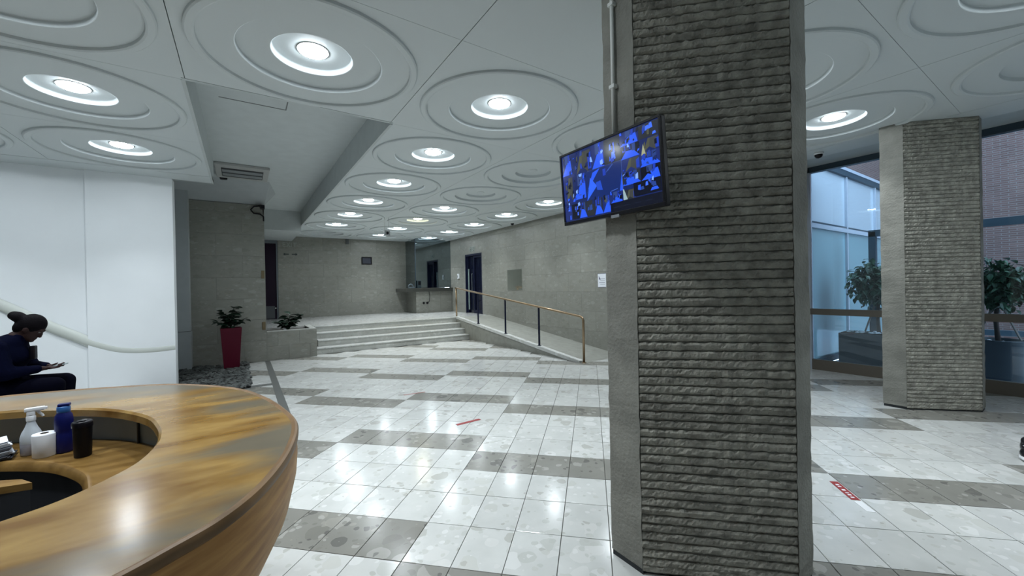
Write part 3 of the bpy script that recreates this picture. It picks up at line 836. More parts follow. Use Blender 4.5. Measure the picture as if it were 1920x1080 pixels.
# the picture: flat coloured shapes in the layout of the camera views
pic = MB(); lay = [0]
SX0, SX1, SY0, SY1 = -TWd/2+bz, TWd/2-bz, -THt/2+.02, THt/2-bz
def pp(u, v, z=None): return (SX0+(SX1-SX0)*u, SY0+(SY1-SY0)*v, .0012+lay[0]*.000012)
def poly(pts_, col):
    lay[0] += 1; pic.face([pp(min(max(u, 0), 1), min(max(v, 0), 1)) for u, v in pts_], col)
def rect(u0, v0, u1, v1, col): poly([(u0, v0), (u1, v0), (u1, v1), (u0, v1)], col)
BL, MID, NV, TAN, BK, PALE = (.02, .10, .85), (.012, .045, .42), (.006, .016, .10), (.07, .075, .05), (.002, .003, .012), (.22, .40, .95)
rect(0, 0, 1, 1, NV)
rg = random.Random(3)
def feed(u0, v0, u1, v1, kind):
    w, h_ = u1-u0, v1-v0
    P_ = lambda x, y: (u0+w*x, v0+h_*y)
    rect(u0, v0, u1-.004, v1-.006, (BK, NV, (.01, .022, .14), (.018, .022, .03))[rg.randrange(4)])
    if kind == 0:      # corridor: floor wedge and walls
        poly([P_(0, 0), P_(1, 0), P_(.7, .5), P_(.3, .55)], BL); poly([P_(.1, .5), P_(.28, .5), P_(.28, .95), P_(.1, .9)], MID); poly([P_(.62, .45), P_(.8, .4), P_(.8, .95), P_(.62, .95)], (.02, .05, .22))
        poly([P_(.38, .6), P_(.55, .6), P_(.55, .95), P_(.38, .95)], PALE if rg.random() < .3 else MID)
    elif kind == 1:    # tan room
        poly([P_(.2, 0), P_(.45, .9), P_(.55, .9), P_(.5, .3)], TAN); poly([P_(.5, .3), P_(.55, .9), P_(.95, .9), P_(.8, 0)], (.045, .05, .05)); poly([P_(.8, .1), P_(.97, .1), P_(.97, .8), P_(.8, .7)], MID)
    elif kind == 2:    # bright floor
        poly([P_(0, 0), P_(.95, 0), P_(.85, .7), P_(.5, .62)], BL); poly([P_(.3, .55), P_(.55, .55), P_(.6, 1), P_(.3, 1)], (.03, .06, .2)); poly([P_(.6, .6), P_(.72, .6), P_(.75, 1), P_(.62, 1)], MID)
    else:              # blotches
        for q in range(4):
            x, y = rg.uniform(.05, .7), rg.uniform(0, .6); s1, s2 = rg.uniform(.1, .35), rg.uniform(.2, .45)
            poly([P_(x, y), P_(x+s1, y+.02), P_(x+s1*.8, y+s2), P_(x+s1*.2, y+s2*.9)], (BL, MID, (.02, .06, .3), (.05, .16, .95))[rg.randrange(4)])
feed(0, .70, .13, 1, 2); feed(.13, .66, .36, 1, 1); feed(.36, .66, .50, 1, 2); feed(.50, .66, .66, 1, 3)
for q in range(2):
    for k in range(4): feed(.66+.17*q, .84-.17*k-.02, .83+.17*q, 1-.17*k-.005, (2, 0, 1, 0, 3, 1, 0, 2)[(q*4+k) % 8])
feed(0, .27, .16, .70, 1); feed(.12, .30, .32, .66, 2)
rect(.27, .24, .66, .655, (.006, .020, .13))
poly([(.27, .30), (.36, .62), (.44, .65), (.30, .40)], BL); poly([(.28, .24), (.40, .42), (.33, .56)], (.03, .13, .9)); poly([(.40, .36), (.46, .34), (.44, .48), (.39, .47)], (.016, .07, .55)); poly([(.47, .53), (.50, .53), (.50, .62), (.47, .62)], MID)
poly([(.49, .55), (.53, .58), (.58, .645), (.57, .65), (.52, .59)], (.03, .08, .35)); poly([(.63, .26), (.66, .26), (.66, .50)], BL); rect(.66, .22, .664, .67, (.05, .1, .3)); rect(.30, .653, .66, .662, (.03, .05, .16))
poly([(.54, .285), (.61, .30), (.61, .308), (.54, .293)], (.06, .15, .6))
for q in range(6): feed(.09*q, .02, .09*q+.09, .25, (3, 3, 0, 3, 0, 2)[q])
feed(.52, .10, .66, .27, 2); feed(.66, .12, .78, .26, 1); poly([(.66, .13), (.70, .13), (.67, .27), (.66, .27)], (.30, .42, .45)); feed(.76, .14, 1, .32, 3)
poly([(.845, .62), (.865, .76), (.885, .62), (.87, .64)], (.34, .36, .22))
for q in range(150):
    u, v = rg.uniform(0, .97), rg.uniform(.14, .97)
    if .27 < u < .66 and .24 < v < .655: continue
    w_, h_ = rg.uniform(.008, .03), rg.uniform(.015, .08)
    k = rg.choice([BK, BK, NV, NV, MID, BL, (.02, .05, .25), TAN, PALE])
    poly([(u, v), (u+w_, v+rg.uniform(-.02, .02)), (u+w_*rg.uniform(.5, 1.3), v+h_), (u+w_*rg.uniform(-.2, .4), v+h_*rg.uniform(.7, 1))], k)
rect(.53, 0, 1, .125, BK)
for q in range(4): rect(.56+.1*q, .055, .62+.1*q, .065, (.008, .012, .03))
me = pic.mesh('picture', BLKPL)
SM = bpy.data.materials.new('screen_picture'); SM.use_nodes = True
nb = SM.node_tree.nodes['Principled BSDF']; ca = SM.node_tree.nodes.new('ShaderNodeVertexColor'); ca.layer_name = 'Col'
nb.inputs['Base Color'].default_value = (.004, .004, .006, 1); nb.inputs['Roughness'].default_value = .12
SM.node_tree.links.new(ca.outputs['Color'], nb.inputs['Emission Color']); nb.inputs['Emission Strength'].default_value = .55
me.materials[0] = SM
at_ = me.color_attributes.new('Col', 'FLOAT_COLOR', 'CORNER')
for p, c in zip(me.polygons, pic.c):
    for li in p.loop_indices: at_.data[li].color = (*(c or (0, 0, 0)), 1)
link('picture', me, tv)
cd = empty('cable_conduit', (1.665, 1.470, 2.27)); T(cd, 'pale vertical cable conduit above the screen on the pillar', 'conduit')
MB().tube([(0, 0, 0), (0, 0, ZC-2.27)], .010, 12).build('pipe', mat('conduit_grey', (.70, .72, .70), .5), cd, True)
MB().cbox(-.03, .02, -.03, .03, ZC-2.27-.035, ZC-2.27, .006).build('ceiling_box', WHITEPL, cd)
for zz in (.28, .72): MB().cbox(-.014, .016, -.018, .018, zz, zz+.02, .003).build('saddle', MATS['conduit_grey'], cd)

# ============================================================ HANDRAIL
hr = empty('handrail', (5.44, 5.65, 0)); T(hr, 'brass handrail with dark posts along the ramp', 'handrail')
def arc(p0, p1, p2, n=6): return [(Vector(p0)*(1-t)**2+Vector(p1)*2*t*(1-t)+Vector(p2)*t*t) for t in [q/n for q in range(n+1)]]
path = [Vector((0, 0, .0)), Vector((0, 0, .72))] + arc((0, 0, .80), (0, 0, .885), (0, .12, .898)) + [Vector((0, 5.48, 1.485)), Vector((0, 5.6, 1.49))]
MB().tube(path, .024, 14).build('rail', BRASS, hr, True)
MB().tube([(0, 5.53, .6), (0, 5.53, 1.485)], .024, 12).build('end_post', BRASS, hr, True)
for y in (9.82, 8.42, 7.05):
    yy = y-5.65
    MB().box(-.016, .016, yy-.016, yy+.016, rz(y)+.02, .885+(yy/5.48)*.6).build('post', NAVYM, hr)
    MB().cbox(-.035, .035, yy-.035, yy+.035, rz(y)+.018, rz(y)+.034, .003).build('foot_plate', NAVYM, hr)
MB().lathe([(.045, 0), (.045, .008), (.026, .012)], 20).build('end_flange', BRASS, hr, True)

# ============================================================ WALL FIXTURES
d1 = empty('door_1', (XR, 12.2, .6)); T(d1, 'dark glazed door in the right stone wall beyond the handrail', 'door', kind='structure')
MB().box(.0, .10, -.6, -.54, 0, 2.06).box(.0, .10, .54, .6, 0, 2.06).box(0, .10, -.54, .54, 2.0, 2.06).build('door_frame', NAVYM, d1)
MB().box(.10, .13, -.55, .55, 0, 2.05).build('glass', mat('dark_glass', (.006, .008, .02), .06), d1)
MB().box(.04, .09, .0, .06, 0.01, 2.0).box(.04, .09, -.54, .0, .01, .12).box(.04, .09, -.54, .0, 1.92, 2.0).box(.04, .09, .48, .54, .01, 2.0).build('door_leaf', NAVYM, d1)
MB().tube([(-.01, .06, .75), (-.03, .06, .78), (-.03, .06, 1.35), (-.01, .06, 1.38)], .012, 8).build('door_handle', MIRR, d1)
MB().box(.03, .05, .38, .44, .12, 1.55).build('light_strip', mat('pale_green_glass', (.20, .26, .25), .2), d1)
# sign above the door: running figure and arrow
sg = empty('exit_sign', (XR-.012, 12.25, 2.82)); T(sg, 'small pictogram exit sign above the glazed door', 'sign')
MB().cbox(0, .012, -.19, .19, -.085, .085, .003).build('plate', mat('sign_plate', (.30, .33, .30), .5), sg)
SGN = mat('sign_dark', (.02, .03, .028), .5)
b = MB(); x0 = -.003
def bar(y0, y1, z0, z1): b.box(x0, 0, y0, y1, z0, z1)
bar(.02, .15, -.07, -.055); bar(.02, .15, .055, .07); bar(.02, .035, -.07, .07); bar(.135, .15, -.07, .07); bar(.06, .08, -.03, .04); bar(.085, .11, -.035, -.01)
bar(-.16, -.02, -.07, -.055); bar(-.16, -.02, .055, .07); bar(-.16, -.145, -.07, .07); bar(-.12, -.05, -.008, .008); b.face([(x0, -.03, 0), (x0, -.065, .035), (x0, -.065, -.035)])
b.build('pictograms', SGN, sg)
ms = empty('steel_panel', (XR-.012, 9.67, 1.70)); T(ms, 'square mirror-like steel panel on the right stone wall', 'panel')
MB().cbox(0, .014, -.375, .375, -.30, .30, .002).build('plate', MIRR, ms)
for sy in (-1, 1):
    for sz in (-1, 1): MB().lathe([(0, -.003), (.008, -.002), (.009, .002)], 10, mtx=Matrix.Translation((0, sy*.34, sz*.265)) @ Matrix.Rotation(PI/2, 4, 'Y')).build('screw', MIRR, ms)
pn = empty('paper_notice', (XR-.006, 6.24, 1.6)); T(pn, 'white notice on the stone wall beside the large pillar', 'notice')
MB().box(0, .004, -.12, .12, -.155, .155).build('sheet', PAPER, pn)
b = MB()
for q in range(4): b.box(-.001, 0, -.09, .08-.03*(q % 2), .03-.04*q, .037-.04*q)
b.face([(-.001, .03, .02), (-.001, .09, .10), (-.001, .09, .02)]); b.box(-.001, 0, -.12, .12, .145, .155); b.box(-.001, 0, -.12, .12, -.155, -.147)
b.build('print', mat('print_blue', (.16, .17, .25), .6), pn)
ls = empty('light_switch', (XR-.01, 13.33, 1.92)); T(ls, 'white switch box on the wall left of the glazed door', 'switch')
MB().cbox(-.02, .012, -.07, .07, -.09, .09, .006).build('box', WHITEPL, ls); MB().box(-.023, -.019, .01, .045, -.05, .03).build('rocker', BLKPL, ls)
fr = empty('picture_frame', (3.74, YB-.012, 2.54)); T(fr, 'small dark framed picture on the back wall', 'picture')
MB().box(-.175, .175, 0, .012, -.13, .13).build('picture', mat('dull_print', (.035, .04, .06), .3), fr)
MB().cbox(-.18, .18, -.02, .012, .10, .135, .003).cbox(-.18, .18, -.02, .012, -.135, -.10, .003).cbox(-.18, -.145, -.02, .012, -.1, .1, .003).cbox(.145, .18, -.02, .012, -.1, .1, .003).build('frame', BLKPL, fr)
# EXIT lettering on the back wall
ex = empty('exit_sign', (1.30, YB-.008, 3.02)); T(ex, 'faint EXIT lettering with an arrow on the back wall by the dark doorway', 'sign')
b = MB(); lw = .02
def seg(x0, x1, z0, z1): b.box(x0, x1, -.004, 0, z0, z1)
seg(-.21, -.19, -.07, .07); seg(-.19, -.12, .05, .07); seg(-.19, -.13, -.01, .01); seg(-.19, -.12, -.07, -.05)
for s_ in (-1, 1): b.box(-.011, .011, -.004, 0, -.085, .085, Matrix.Translation((-.045, 0, 0)) @ Matrix.Rotation(s_*.55, 4, 'Y'))
seg(.03, .05, -.07, .07); seg(.09, .20, .05, .07); seg(.135, .155, -.07, .05)
b.build('letters', mat('letter_pale', (.34, .36, .33), .5), ex)
for c_, d_ in ((-.10, -1), (.12, 1)):
    b = MB(); a0, a1, a2 = c_-.07*d_, c_+.04*d_, c_+.10*d_
    P_ = [(a0, -.33), (a1, -.33), (a1, -.36), (a2, -.315), (a1, -.27), (a1, -.30), (a0, -.30)]
    if d_ < 0: P_ = P_[::-1]
    b.face([(x, -.004, z_) for x, z_ in P_]); b.build('arrow', SGN, ex)

bs = empty('wall_sensor', (3.08, YB-.03, 3.2)); T(bs, 'small dark sensor high on the back wall', 'sensor'); MB().cbox(-.05, .05, -.03, .03, -.09, .09, .01).build('body', mat('sensor_grey', (.08, .09, .09), .5), bs)
# dark doorway at the back left
d2 = empty('door_2', (.66, YB-.0, .6)); T(d2, 'tall dark maroon door in the shadow at the back', 'door', kind='structure')
MB().box(-.29, .24, .0, .05, 0, 2.44).build('door_leaf', MAROON, d2); MB().box(.24, .28, -.03, .05, 0, 2.54).box(-.29, .24, -.03, .05, 2.44, 2.54).build('door_frame', mat('frame_grey', (.12, .14, .16), .5), d2)
MB().lathe([(0, 0), (.02, -.01), (.022, -.03), (0, -.04)], 12, mtx=Matrix.Translation((.20, 0, .35)) @ Matrix.Rotation(-PI/2, 4, 'X')).build('door_handle', MIRR, d2)
MB().box(-.24, .18, -.012, 0, .02, .42).build('kick_plate', mat('dull_plate', (.06, .065, .075), .5), d2)
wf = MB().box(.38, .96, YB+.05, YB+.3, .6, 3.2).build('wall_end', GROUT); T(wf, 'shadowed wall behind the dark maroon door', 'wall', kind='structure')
# small brass plates on the end of the left stone wall
for z0, lab in ((1.86, 'narrow tarnished plate at head height on the left stone wall edge'), (.76, 'narrow brass plate low on the left stone wall edge')):
    p = MB().cbox(-.03, .03, 0, .012, -.085, .085, .002).build('wall_plate', mat('old_brass', (.16, .125, .07), .5, .5), None, loc=(.355, 10.088, z0)); T(p, lab, 'plate')
# cameras
def dome(loc, lab, tilt_=0):
    r = empty('dome_camera', loc); T(r, lab, 'camera')
    MB().lathe([(0, 0), (.055, 0), (.058, -.02), (.05, -.03)], 20).build('base', WHITEPL, r, True)
    MB().lathe([(.048, -.028), (.046, -.05), (.03, -.072), (0, -.08)], 20).build('dome', BLKPL, r, True)
dome((6.30, 9.3, ZC), 'small dome camera at the ceiling edge of the right wall')
dome((6.75, 2.25, ZC), 'black dome camera beside the large pillar near the glass front')
cb = empty('wall_camera', (.36, 10.04, 3.30)); T(cb, 'dark looped cable and camera at the top of the left stone wall', 'camera')
MB().cbox(-.03, .05, -.10, .04, -.05, .03, .01).build('body', BLKPL, cb)
MB().tube([(-.02, .02, .03), (-.14, .03, .0), (-.20, .03, -.07), (-.15, .03, -.14), (-.03, .03, -.15), (.03, .03, -.20), (.03, .03, -.30)], .014, 8).build('cable', BLKPL, cb, True)
# hanging device
hg = empty('hanging_camera', (3.03, 10.12, ZC)); T(hg, 'small camera hung on two thin rods below the ceiling panels', 'camera')
for s_ in (-1, 1): MB().tube([(s_*.05, 0, 0), (s_*.05, 0, -.34)], .004, 6).build('rod', mat('rod_grey', (.2, .21, .2), .4, .5), hg)
MB().cbox(-.07, .07, -.05, .05, -.46, -.33, .01).build('body', mat('camera_grey', (.25, .27, .27), .4), hg)
MB().lathe([(0, 0), (.03, 0), (.032, -.03), (0, -.032)], 14, mtx=Matrix.Translation((0, -.05, -.395)) @ Matrix.Rotation(PI/2, 4, 'X') @ Matrix.Scale(-1, 4, (0, 0, 1))).build('lens', BLKPL, hg)

# ---- teller booth in the far corner
bo = empty('teller_booth', (5.2, 14.0, .6)); T(bo, 'corner service booth with dark glass and a counter ledge', 'booth')
MB().box(0, 1.41, 0, 1.02, 0, .80).build('stone_base', STONE, bo)
for (a, w) in ((0, .47), (.47, .47), (.94, .46)):
    for zz in (0, .4): link('stone_slab', slab_mesh(w, .4, .02, STONE, 'stone_slab'), bo, (a+w/2, 0, zz+.2), (0, 0, PI))
MB().box(0, 1.4, -.006, 0, .92, 2.72).box(-.006, 0, 0, 1.0, .92, 2.72).build('glass', BOOTHG, bo)
MB().box(0, 1.4, 0.001, 1.0, .92, 2.72).build('interior', DARKIN, bo)
ct = MB().cbox(-.42, 1.42, -.16, 1.0, .78, .905, .008).build('counter_ledge', mat('dark_counter', (.05, .052, .045), .35), bo)
MB().box(-.012, .012, -.012, .012, .92, 2.72).build('corner_post', DARKFR, bo)
for q, x in enumerate((.28, .42)):
    k = MB().lathe([(0, -.05), (.03, -.05), (.04, -.02), (.04, 0)], 14, mtx=Matrix.Translation((x, -.021, .36)) @ Matrix.Rotation(-PI/2, 4, 'X')).build('cable_outlet', BLKPL, bo)
MB().tube([(.42, -.04, .36), (.50, -.05, .42), (.52, -.04, .6), (.50, -.03, .78)], .008, 6).build('cable', BLKPL, bo)
t1 = empty('desk_phone', (5.02, 13.98, 1.505)); T(t1, 'dark desk phone on the booth counter', 'phone')
MB().cbox(-.10, .10, -.09, .07, 0, .05, .012).build('base', mat('phone_grey', (.10, .13, .15), .4), t1); MB().tube([(-.09, .04, .06), (-.06, .04, .12), (.0, .04, .15), (.06, .04, .12), (.09, .04, .06)], .022, 8).build('handset', MATS['phone_grey'], t1)
t2 = empty('card_reader', (5.30, 13.92, 1.505)); T(t2, 'dark upright box on the booth counter beside the phone', 'box')
MB().cbox(-.07, .07, -.03, .03, 0, .28, .01).build('body', mat('reader_dark', (.03, .05, .06), .35), t2); MB().box(-.05, .05, -.033, -.029, .12, .25).build('display', BLKPL, t2)

# ============================================================ PLANTS
def leaf_mesh(name, L_, w, m, fold=.25):
    b = MB(); n = 4
    for i in range(n+1):
        t = i/n; ww_ = w*math.sin(PI*min(.97, .06+t*.94))**.8 if 0 < i < n else w*.08
        zz = -.35*L_*t*t
        b.v += [(t*L_, -ww_, zz+fold*ww_), (t*L_, 0, zz), (t*L_, ww_, zz+fold*ww_)]
    for i in range(n):
        for q in range(2): b.f.append((i*3+q, (i+1)*3+q, (i+1)*3+q+1, i*3+q+1)); b.c.append(None)
    # underside gives the leaf thickness
    k = len(b.v); b.v += [(x, y, z_-.0015) for x, y, z_ in b.v]; nf = len(b.f)
    for f in b.f[:nf]: b.f.append(tuple(k+i for i in reversed(f)))
    return b
ZZ = leaf_mesh('leaf', .15, .048, LEAF).mesh('leaf', LEAF, True)
def stems(root, base, specs, seed, leaf, nl=9, ls=1.):
    rg_ = random.Random(seed)
    for (az, lean, ht) in specs:
        d = Vector((math.cos(az), math.sin(az), 0)); P_ = []
        for q in range(6):
            t = q/5; P_.append(Vector(base)+d*(lean*t**1.4)+Vector((0, 0, ht*t*(1-.12*t))))
        MB().tube(P_, [.011-.0014*q for q in range(6)], 6).build('stem', STEM, root, True)
        for q in range(nl):
            t = .3+.7*q/(nl-1); a = min(4, int(t*5)); p = P_[a].lerp(P_[a+1], t*5-a)
            side = 1 if q % 2 else -1
            s_ = ls*rg_.uniform(.8, 1.15)
            l = link('leaf', leaf, root, p, (rg_.uniform(-.5, .5), rg_.uniform(-.7, -.1), az+side*rg_.uniform(.7, 1.5)))
            l.scale = (s_, s_, s_)
pt = empty('potted_plant', (-.215, 9.62, .03), .05); T(pt, 'tall tapered red pot with a leafy dark green plant', 'potted plant')
b = MB(); b.v = []
def frust(b, w0, w1, z0, z1, inward=False):
    n = len(b.v)
    for w, z_ in ((w0, z0), (w1, z1)): b.v += [(-w, -w, z_), (w, -w, z_), (w, w, z_), (-w, w, z_)]
    for q in range(4):
        r_ = (q+1) % 4; f = (n+q, n+r_, n+4+r_, n+4+q); b.f.append(f[::-1] if inward else f); b.c.append(None)
frust(b, .125, .172, 0, .77); frust(b, .172, .152, .77, .77); frust(b, .140, .152, .70, .77, True); b.face([(-.125, -.125, 0), (-.125, .125, 0), (.125, .125, 0), (.125, -.125, 0)])
b.build('pot', RED, pt)
MB().box(-.142, .142, -.142, .142, .69, .735).build('soil', SOIL, pt)
stems(pt, (0, 0, .73), [(.2, .06, .50), (.7, .12, .38), (-.3, .22, .20), (2.7, .16, .40), (3.4, .24, .20), (1.9, .08, .30), (-1.2, .06, .25), (2.2, .12, .34), (-2.0, .10, .3)], 4, ZZ, 10)
pl = empty('planter_shrub', (.90, 10.62, .58)); T(pl, 'low leafy shrub growing in the stone planter', 'plant')
stems(pl, (-.05, 0, 0), [(3.0, .20, .20), (2.2, .12, .30), (.9, .08, .42), (.4, .22, .40), (.1, .25, .34), (-.4, .15, .26), (-1.4, .14, .24), (4.0, .2, .2), (1.6, .1, .36)], 9, ZZ, 10, 1.1)
MB().ell((-.12, -.10, .04), (.03, .03, .035), 8, 6).build('pale_flower', PAPER, pl)

# ============================================================ PERSON ON A BENCH
def capsule(b, p0, p1, r0, r1, n=5, seg=12):
    p0, p1 = Vector(p0), Vector(p1)
    P_ = [p0.lerp(p1, q/n) for q in range(n+1)]
    b.tube(P_, [r0+(r1-r0)*q/n for q in range(n+1)], seg)
    b.ell(p0, (r0, r0, r0), seg, 8); b.ell(p1, (r1, r1, r1), seg, 8)
def remesh(o, vox, it=6):
    m = o.modifiers.new('remesh', 'REMESH'); m.mode = 'VOXEL'; m.voxel_size = vox; m.use_smooth_shade = True
    s_ = o.modifiers.new('smooth', 'SMOOTH'); s_.iterations = it; s_.factor = .5
SKIN = mat('brown_skin', (.026, .013, .012), .6, spec=.15); NAVY = mat('navy_cloth', (.0010, .0017, .0095), .9, bump=.3, bscale=60, spec=.04); TROU = mat('dark_cloth', (.0008, .001, .0045), .9, spec=.04); HAIR = mat('dark_hair', (.0022, .0015, .0028), .7, bump=.5, bscale=120, spec=.08)
pe = empty('person', (-2.01, 5.85, 0), -.05)
T(pe, 'person in dark clothes with a hair bun, seated and bent over a phone', 'person')
# local frame: +x is the way the person faces
hip = Vector((.0, 0, .60)); chest = Vector((.10, 0, .93)); neck = Vector((.20, 0, 1.10)); head = Vector((.292, 0, 1.19))
b = MB()
hm = Matrix.Translation(head) @ Matrix.Rotation(math.radians(38), 4, 'Y')
b.ell((0, 0, .012), (.093, .074, .108), 20, 14, hm)            # skull
b.ell((.03, 0, -.055), (.060, .056, .070), 16, 10, hm)          # jaw
b.ell((.072, 0, -.098), (.024, .026, .020), 10, 8, hm)          # chin
b.ell((.094, 0, -.022), (.016, .013, .026), 10, 8, hm); b.ell((.103, 0, -.036), (.014, .017, .012), 10, 8, hm)   # nose
b.ell((.084, 0, .022), (.016, .05, .012), 10, 8, hm)            # brow
b.ell((.086, 0, -.066), (.013, .024, .008), 10, 6, hm); b.ell((.084, 0, -.078), (.012, .021, .008), 10, 6, hm)   # lips
for s_ in (-1, 1): b.ell((.0, s_*.076, -.015), (.020, .010, .032), 10, 8, hm)
capsule(b, neck-Vector((.03, 0, .02)), head+Vector((-.03, 0, -.03)), .058, .055)
capsule(b, hip, chest, .13, .14); capsule(b, chest, neck, .13, .07)
hands = {}
for s_ in (-1, 1):
    sh = Vector((.13, s_*.18, 1.03)); el = Vector((.20, s_*.23, .79)); wr_ = Vector((.385, s_*.07, .795))
    capsule(b, sh, el, .045, .038); capsule(b, el, wr_, .036, .024)
    # palm and five fingers curled round the phone
    pc = wr_+Vector((.045, -s_*.012, .0)); b.ell(pc, (.046, .024, .016), 12, 8)
    for q in range(4):
        off = Vector((.030+.004*q-.006*abs(q-1.5), s_*(.021-.014*q), -.006)); f0 = pc+off
        f1 = f0+Vector((.026, -s_*.006, .004)); f2 = f1+Vector((.014, -s_*.012, .018)); f3 = f2+Vector((-.004, -s_*.012, .014))
        for u_, w_, r0, r1 in ((f0, f1, .0085, .008), (f1, f2, .008, .0072), (f2, f3, .0072, .0062)): capsule(b, u_, w_, r0, r1, 2, 8)
    t0 = pc+Vector((-.012, -s_*.024, .006)); t1_ = t0+Vector((.022, -s_*.014, .016)); t2_ = t1_+Vector((.022, -s_*.006, .008))
    capsule(b, t0, t1_, .011, .0095, 2, 8); capsule(b, t1_, t2_, .0095, .0075, 2, 8)
    hj = Vector((.02, s_*.10, .60)); kn = Vector((.475, s_*.12, .615)); an = Vector((.46, s_*.12, .10))
    capsule(b, hj, kn, .085, .06); capsule(b, kn, an, .055, .035); capsule(b, an, an+Vector((.13, 0, -.05)), .035, .03)
o = b.build('body', SKIN, pe); remesh(o, .0065, 5)
b = MB()
for s_ in (-1, 1):     # eyes
    b.ell((.079, s_*.030, .004), (.011, .012, .010), 10, 8, hm)
b.build('eyes', mat('eye', (.10, .09, .09), .2), pe, True)
b = MB()               # hair cap and bun
b.ell((-.012, 0, .030), (.101, .086, .106), 20, 14, hm); b.ell((-.055, 0, -.02), (.058, .070, .075), 16, 10, hm)
b.ell((-.130, 0, .036), (.060, .062, .050), 16, 10, hm); b.ell((-.165, 0, .032), (.038, .048, .042), 14, 8, hm); b.ell((-.095, 0, .035), (.035, .035, .035), 12, 8, hm)
o = b.build('hair', HAIR, pe); remesh(o, .009, 4)
b = MB()               # loose jacket: rounded back, hunched shoulders, sleeves
b.ell((-.03, 0, .67), (.22, .26, .19), 20, 12); b.ell((.02, 0, .83), (.225, .25, .21), 20, 12); b.ell((.085, 0, .955), (.195, .245, .155), 20, 12); b.ell((.16, 0, .93), (.13, .19, .13), 18, 10)
b.ell((.15, 0, 1.045), (.12, .17, .09), 18, 10); capsule(b, (.15, 0, 1.05), (.215, 0, 1.10), .092, .070)
for s_ in (-1, 1):
    sh = (.13, s_*.185, 1.02); el = (.205, s_*.235, .79); wr_ = (.355, s_*.088, .795)
    b.ell(sh, (.085, .075, .085), 14, 10); capsule(b, sh, el, .075, .066); capsule(b, el, wr_, .062, .042)
o = b.build('jacket', NAVY, pe); remesh(o, .014, 6)
b = MB()
b.ell((-.02, 0, .60), (.17, .21, .13), 18, 10)
for s_ in (-1, 1):
    capsule(b, (.02, s_*.11, .61), (.475, s_*.12, .625), .118, .085, 7, 14); capsule(b, (.475, s_*.12, .615), (.47, s_*.12, .14), .08, .058, 7, 14)
o = b.build('trousers', TROU, pe); remesh(o, .014, 6)
for s_ in (-1, 1):
    b = MB(); b.ell((.50, s_*.12, .055), (.13, .048, .05), 14, 10); b.ell((.45, s_*.12, .08), (.07, .046, .06), 12, 8)
    o = b.build('shoe', BLKPL, pe); remesh(o, .01, 4)
MB().cbox(.285, .325, -.03, .03, .885, 1.015, .01).build('chest_pouch', BLKPL, pe)
ph = MB().cbox(-.005, .005, -.037, .037, -.075, .075, .003).build('mobile_phone', mat('phone_case', (.30, .36, .37), .3)); 
ph.matrix_world = Matrix.Translation((-1.555, 5.83, .802)) @ Matrix.Rotation(-.05, 4, 'Z') @ Matrix.Rotation(math.radians(80), 4, 'Y')
T(ph, 'pale mobile phone held in the seated person\'s hands', 'phone')
scn = MB().box(-.0062, -.0052, -.032, .032, -.068, .068).build('display', mat('dim_display', (.22, .27, .28), .2), ph)
bn = empty('bench', (-2.1, 5.86, 0)); T(bn, 'low upholstered bench under the seated person', 'bench')
MB().cbox(-.65, .45, -.28, .28, .33, .47, .03).build('seat', mat('bench_cloth', (.03, .045, .045), .7), bn)
for x in (-.58, .38):
    for y in (-.22, .22): MB().box(x-.025, x+.025, y-.025, y+.025, 0, .37).build('leg', NAVYM, bn)

# ============================================================ FLOOR MARKS, SHOE
def tape(p, q, w, m, lab, name='floor_tape'):
    d = Vector((q[0]-p[0], q[1]-p[1])); a = math.atan2(d.y, d.x)
    o = MB().box(-d.length/2, d.length/2, -w/2, w/2, .0003, .0018).build(name, m, None, loc=((p[0]+q[0])/2, (p[1]+q[1])/2, 0)); o.rotation_euler = (0, 0, a)
    T(o, lab, 'tape', 'red floor tapes'); return o
tape((1.907, 3.975), (2.207, 3.989), .05, REDT, 'short red tape strip on the pale tiles in mid floor')
tape((1.85, 5.54), (2.157, 5.515), .028, mat('faded_tape', (.24, .07, .06), .5), 'thin faded red tape strip at the edge of a grey band')
tp = tape((3.628, 1.15), (3.438, .966), .055, REDT, 'red tape with scuffed white lettering right of the large pillar')
b = MB(); 
for q, (x, w) in enumerate(((-.09, .018), (-.06, .012), (-.015, .02), (.03, .01), (.055, .016), (.09, .014))): b.box(x, x+w, -.012, .010, .0018, .0022)
b.build('lettering', PAPER, tp)
wt = tape((3.43, .955), (3.34, .86), .05, mat('white_tape', (.68, .70, .72), .5), 'white worn end of tape beside the red tape', 'floor_tape')
sn = empty('sneaker', (5.40, .385, 0), PI*1.03); T(sn, 'dark sneaker with a white sole at the right edge', 'shoe')
b = MB(); b.ell((.10, 0, .02), (.10, .047, .022), 20, 8); b.ell((-.05, 0, .02), (.085, .04, .022), 20, 8)
o = b.build('sole', WHITEPL, sn); remesh(o, .006, 3)
b = MB(); b.ell((.09, 0, .05), (.085, .042, .04), 18, 10); b.ell((-.04, 0, .07), (.085, .037, .055), 18, 10); b.ell((-.06, 0, .11), (.05, .033, .04), 14, 8)
o = b.build('upper', BLKPL, sn); remesh(o, .007, 4)
for q in range(3): MB().tube([(.03-.03*q, -.02, .092+.012*q), (.032-.03*q, 0, .098+.012*q), (.03-.03*q, .02, .092+.012*q)], .003, 6).build('lace', PAPER, sn)

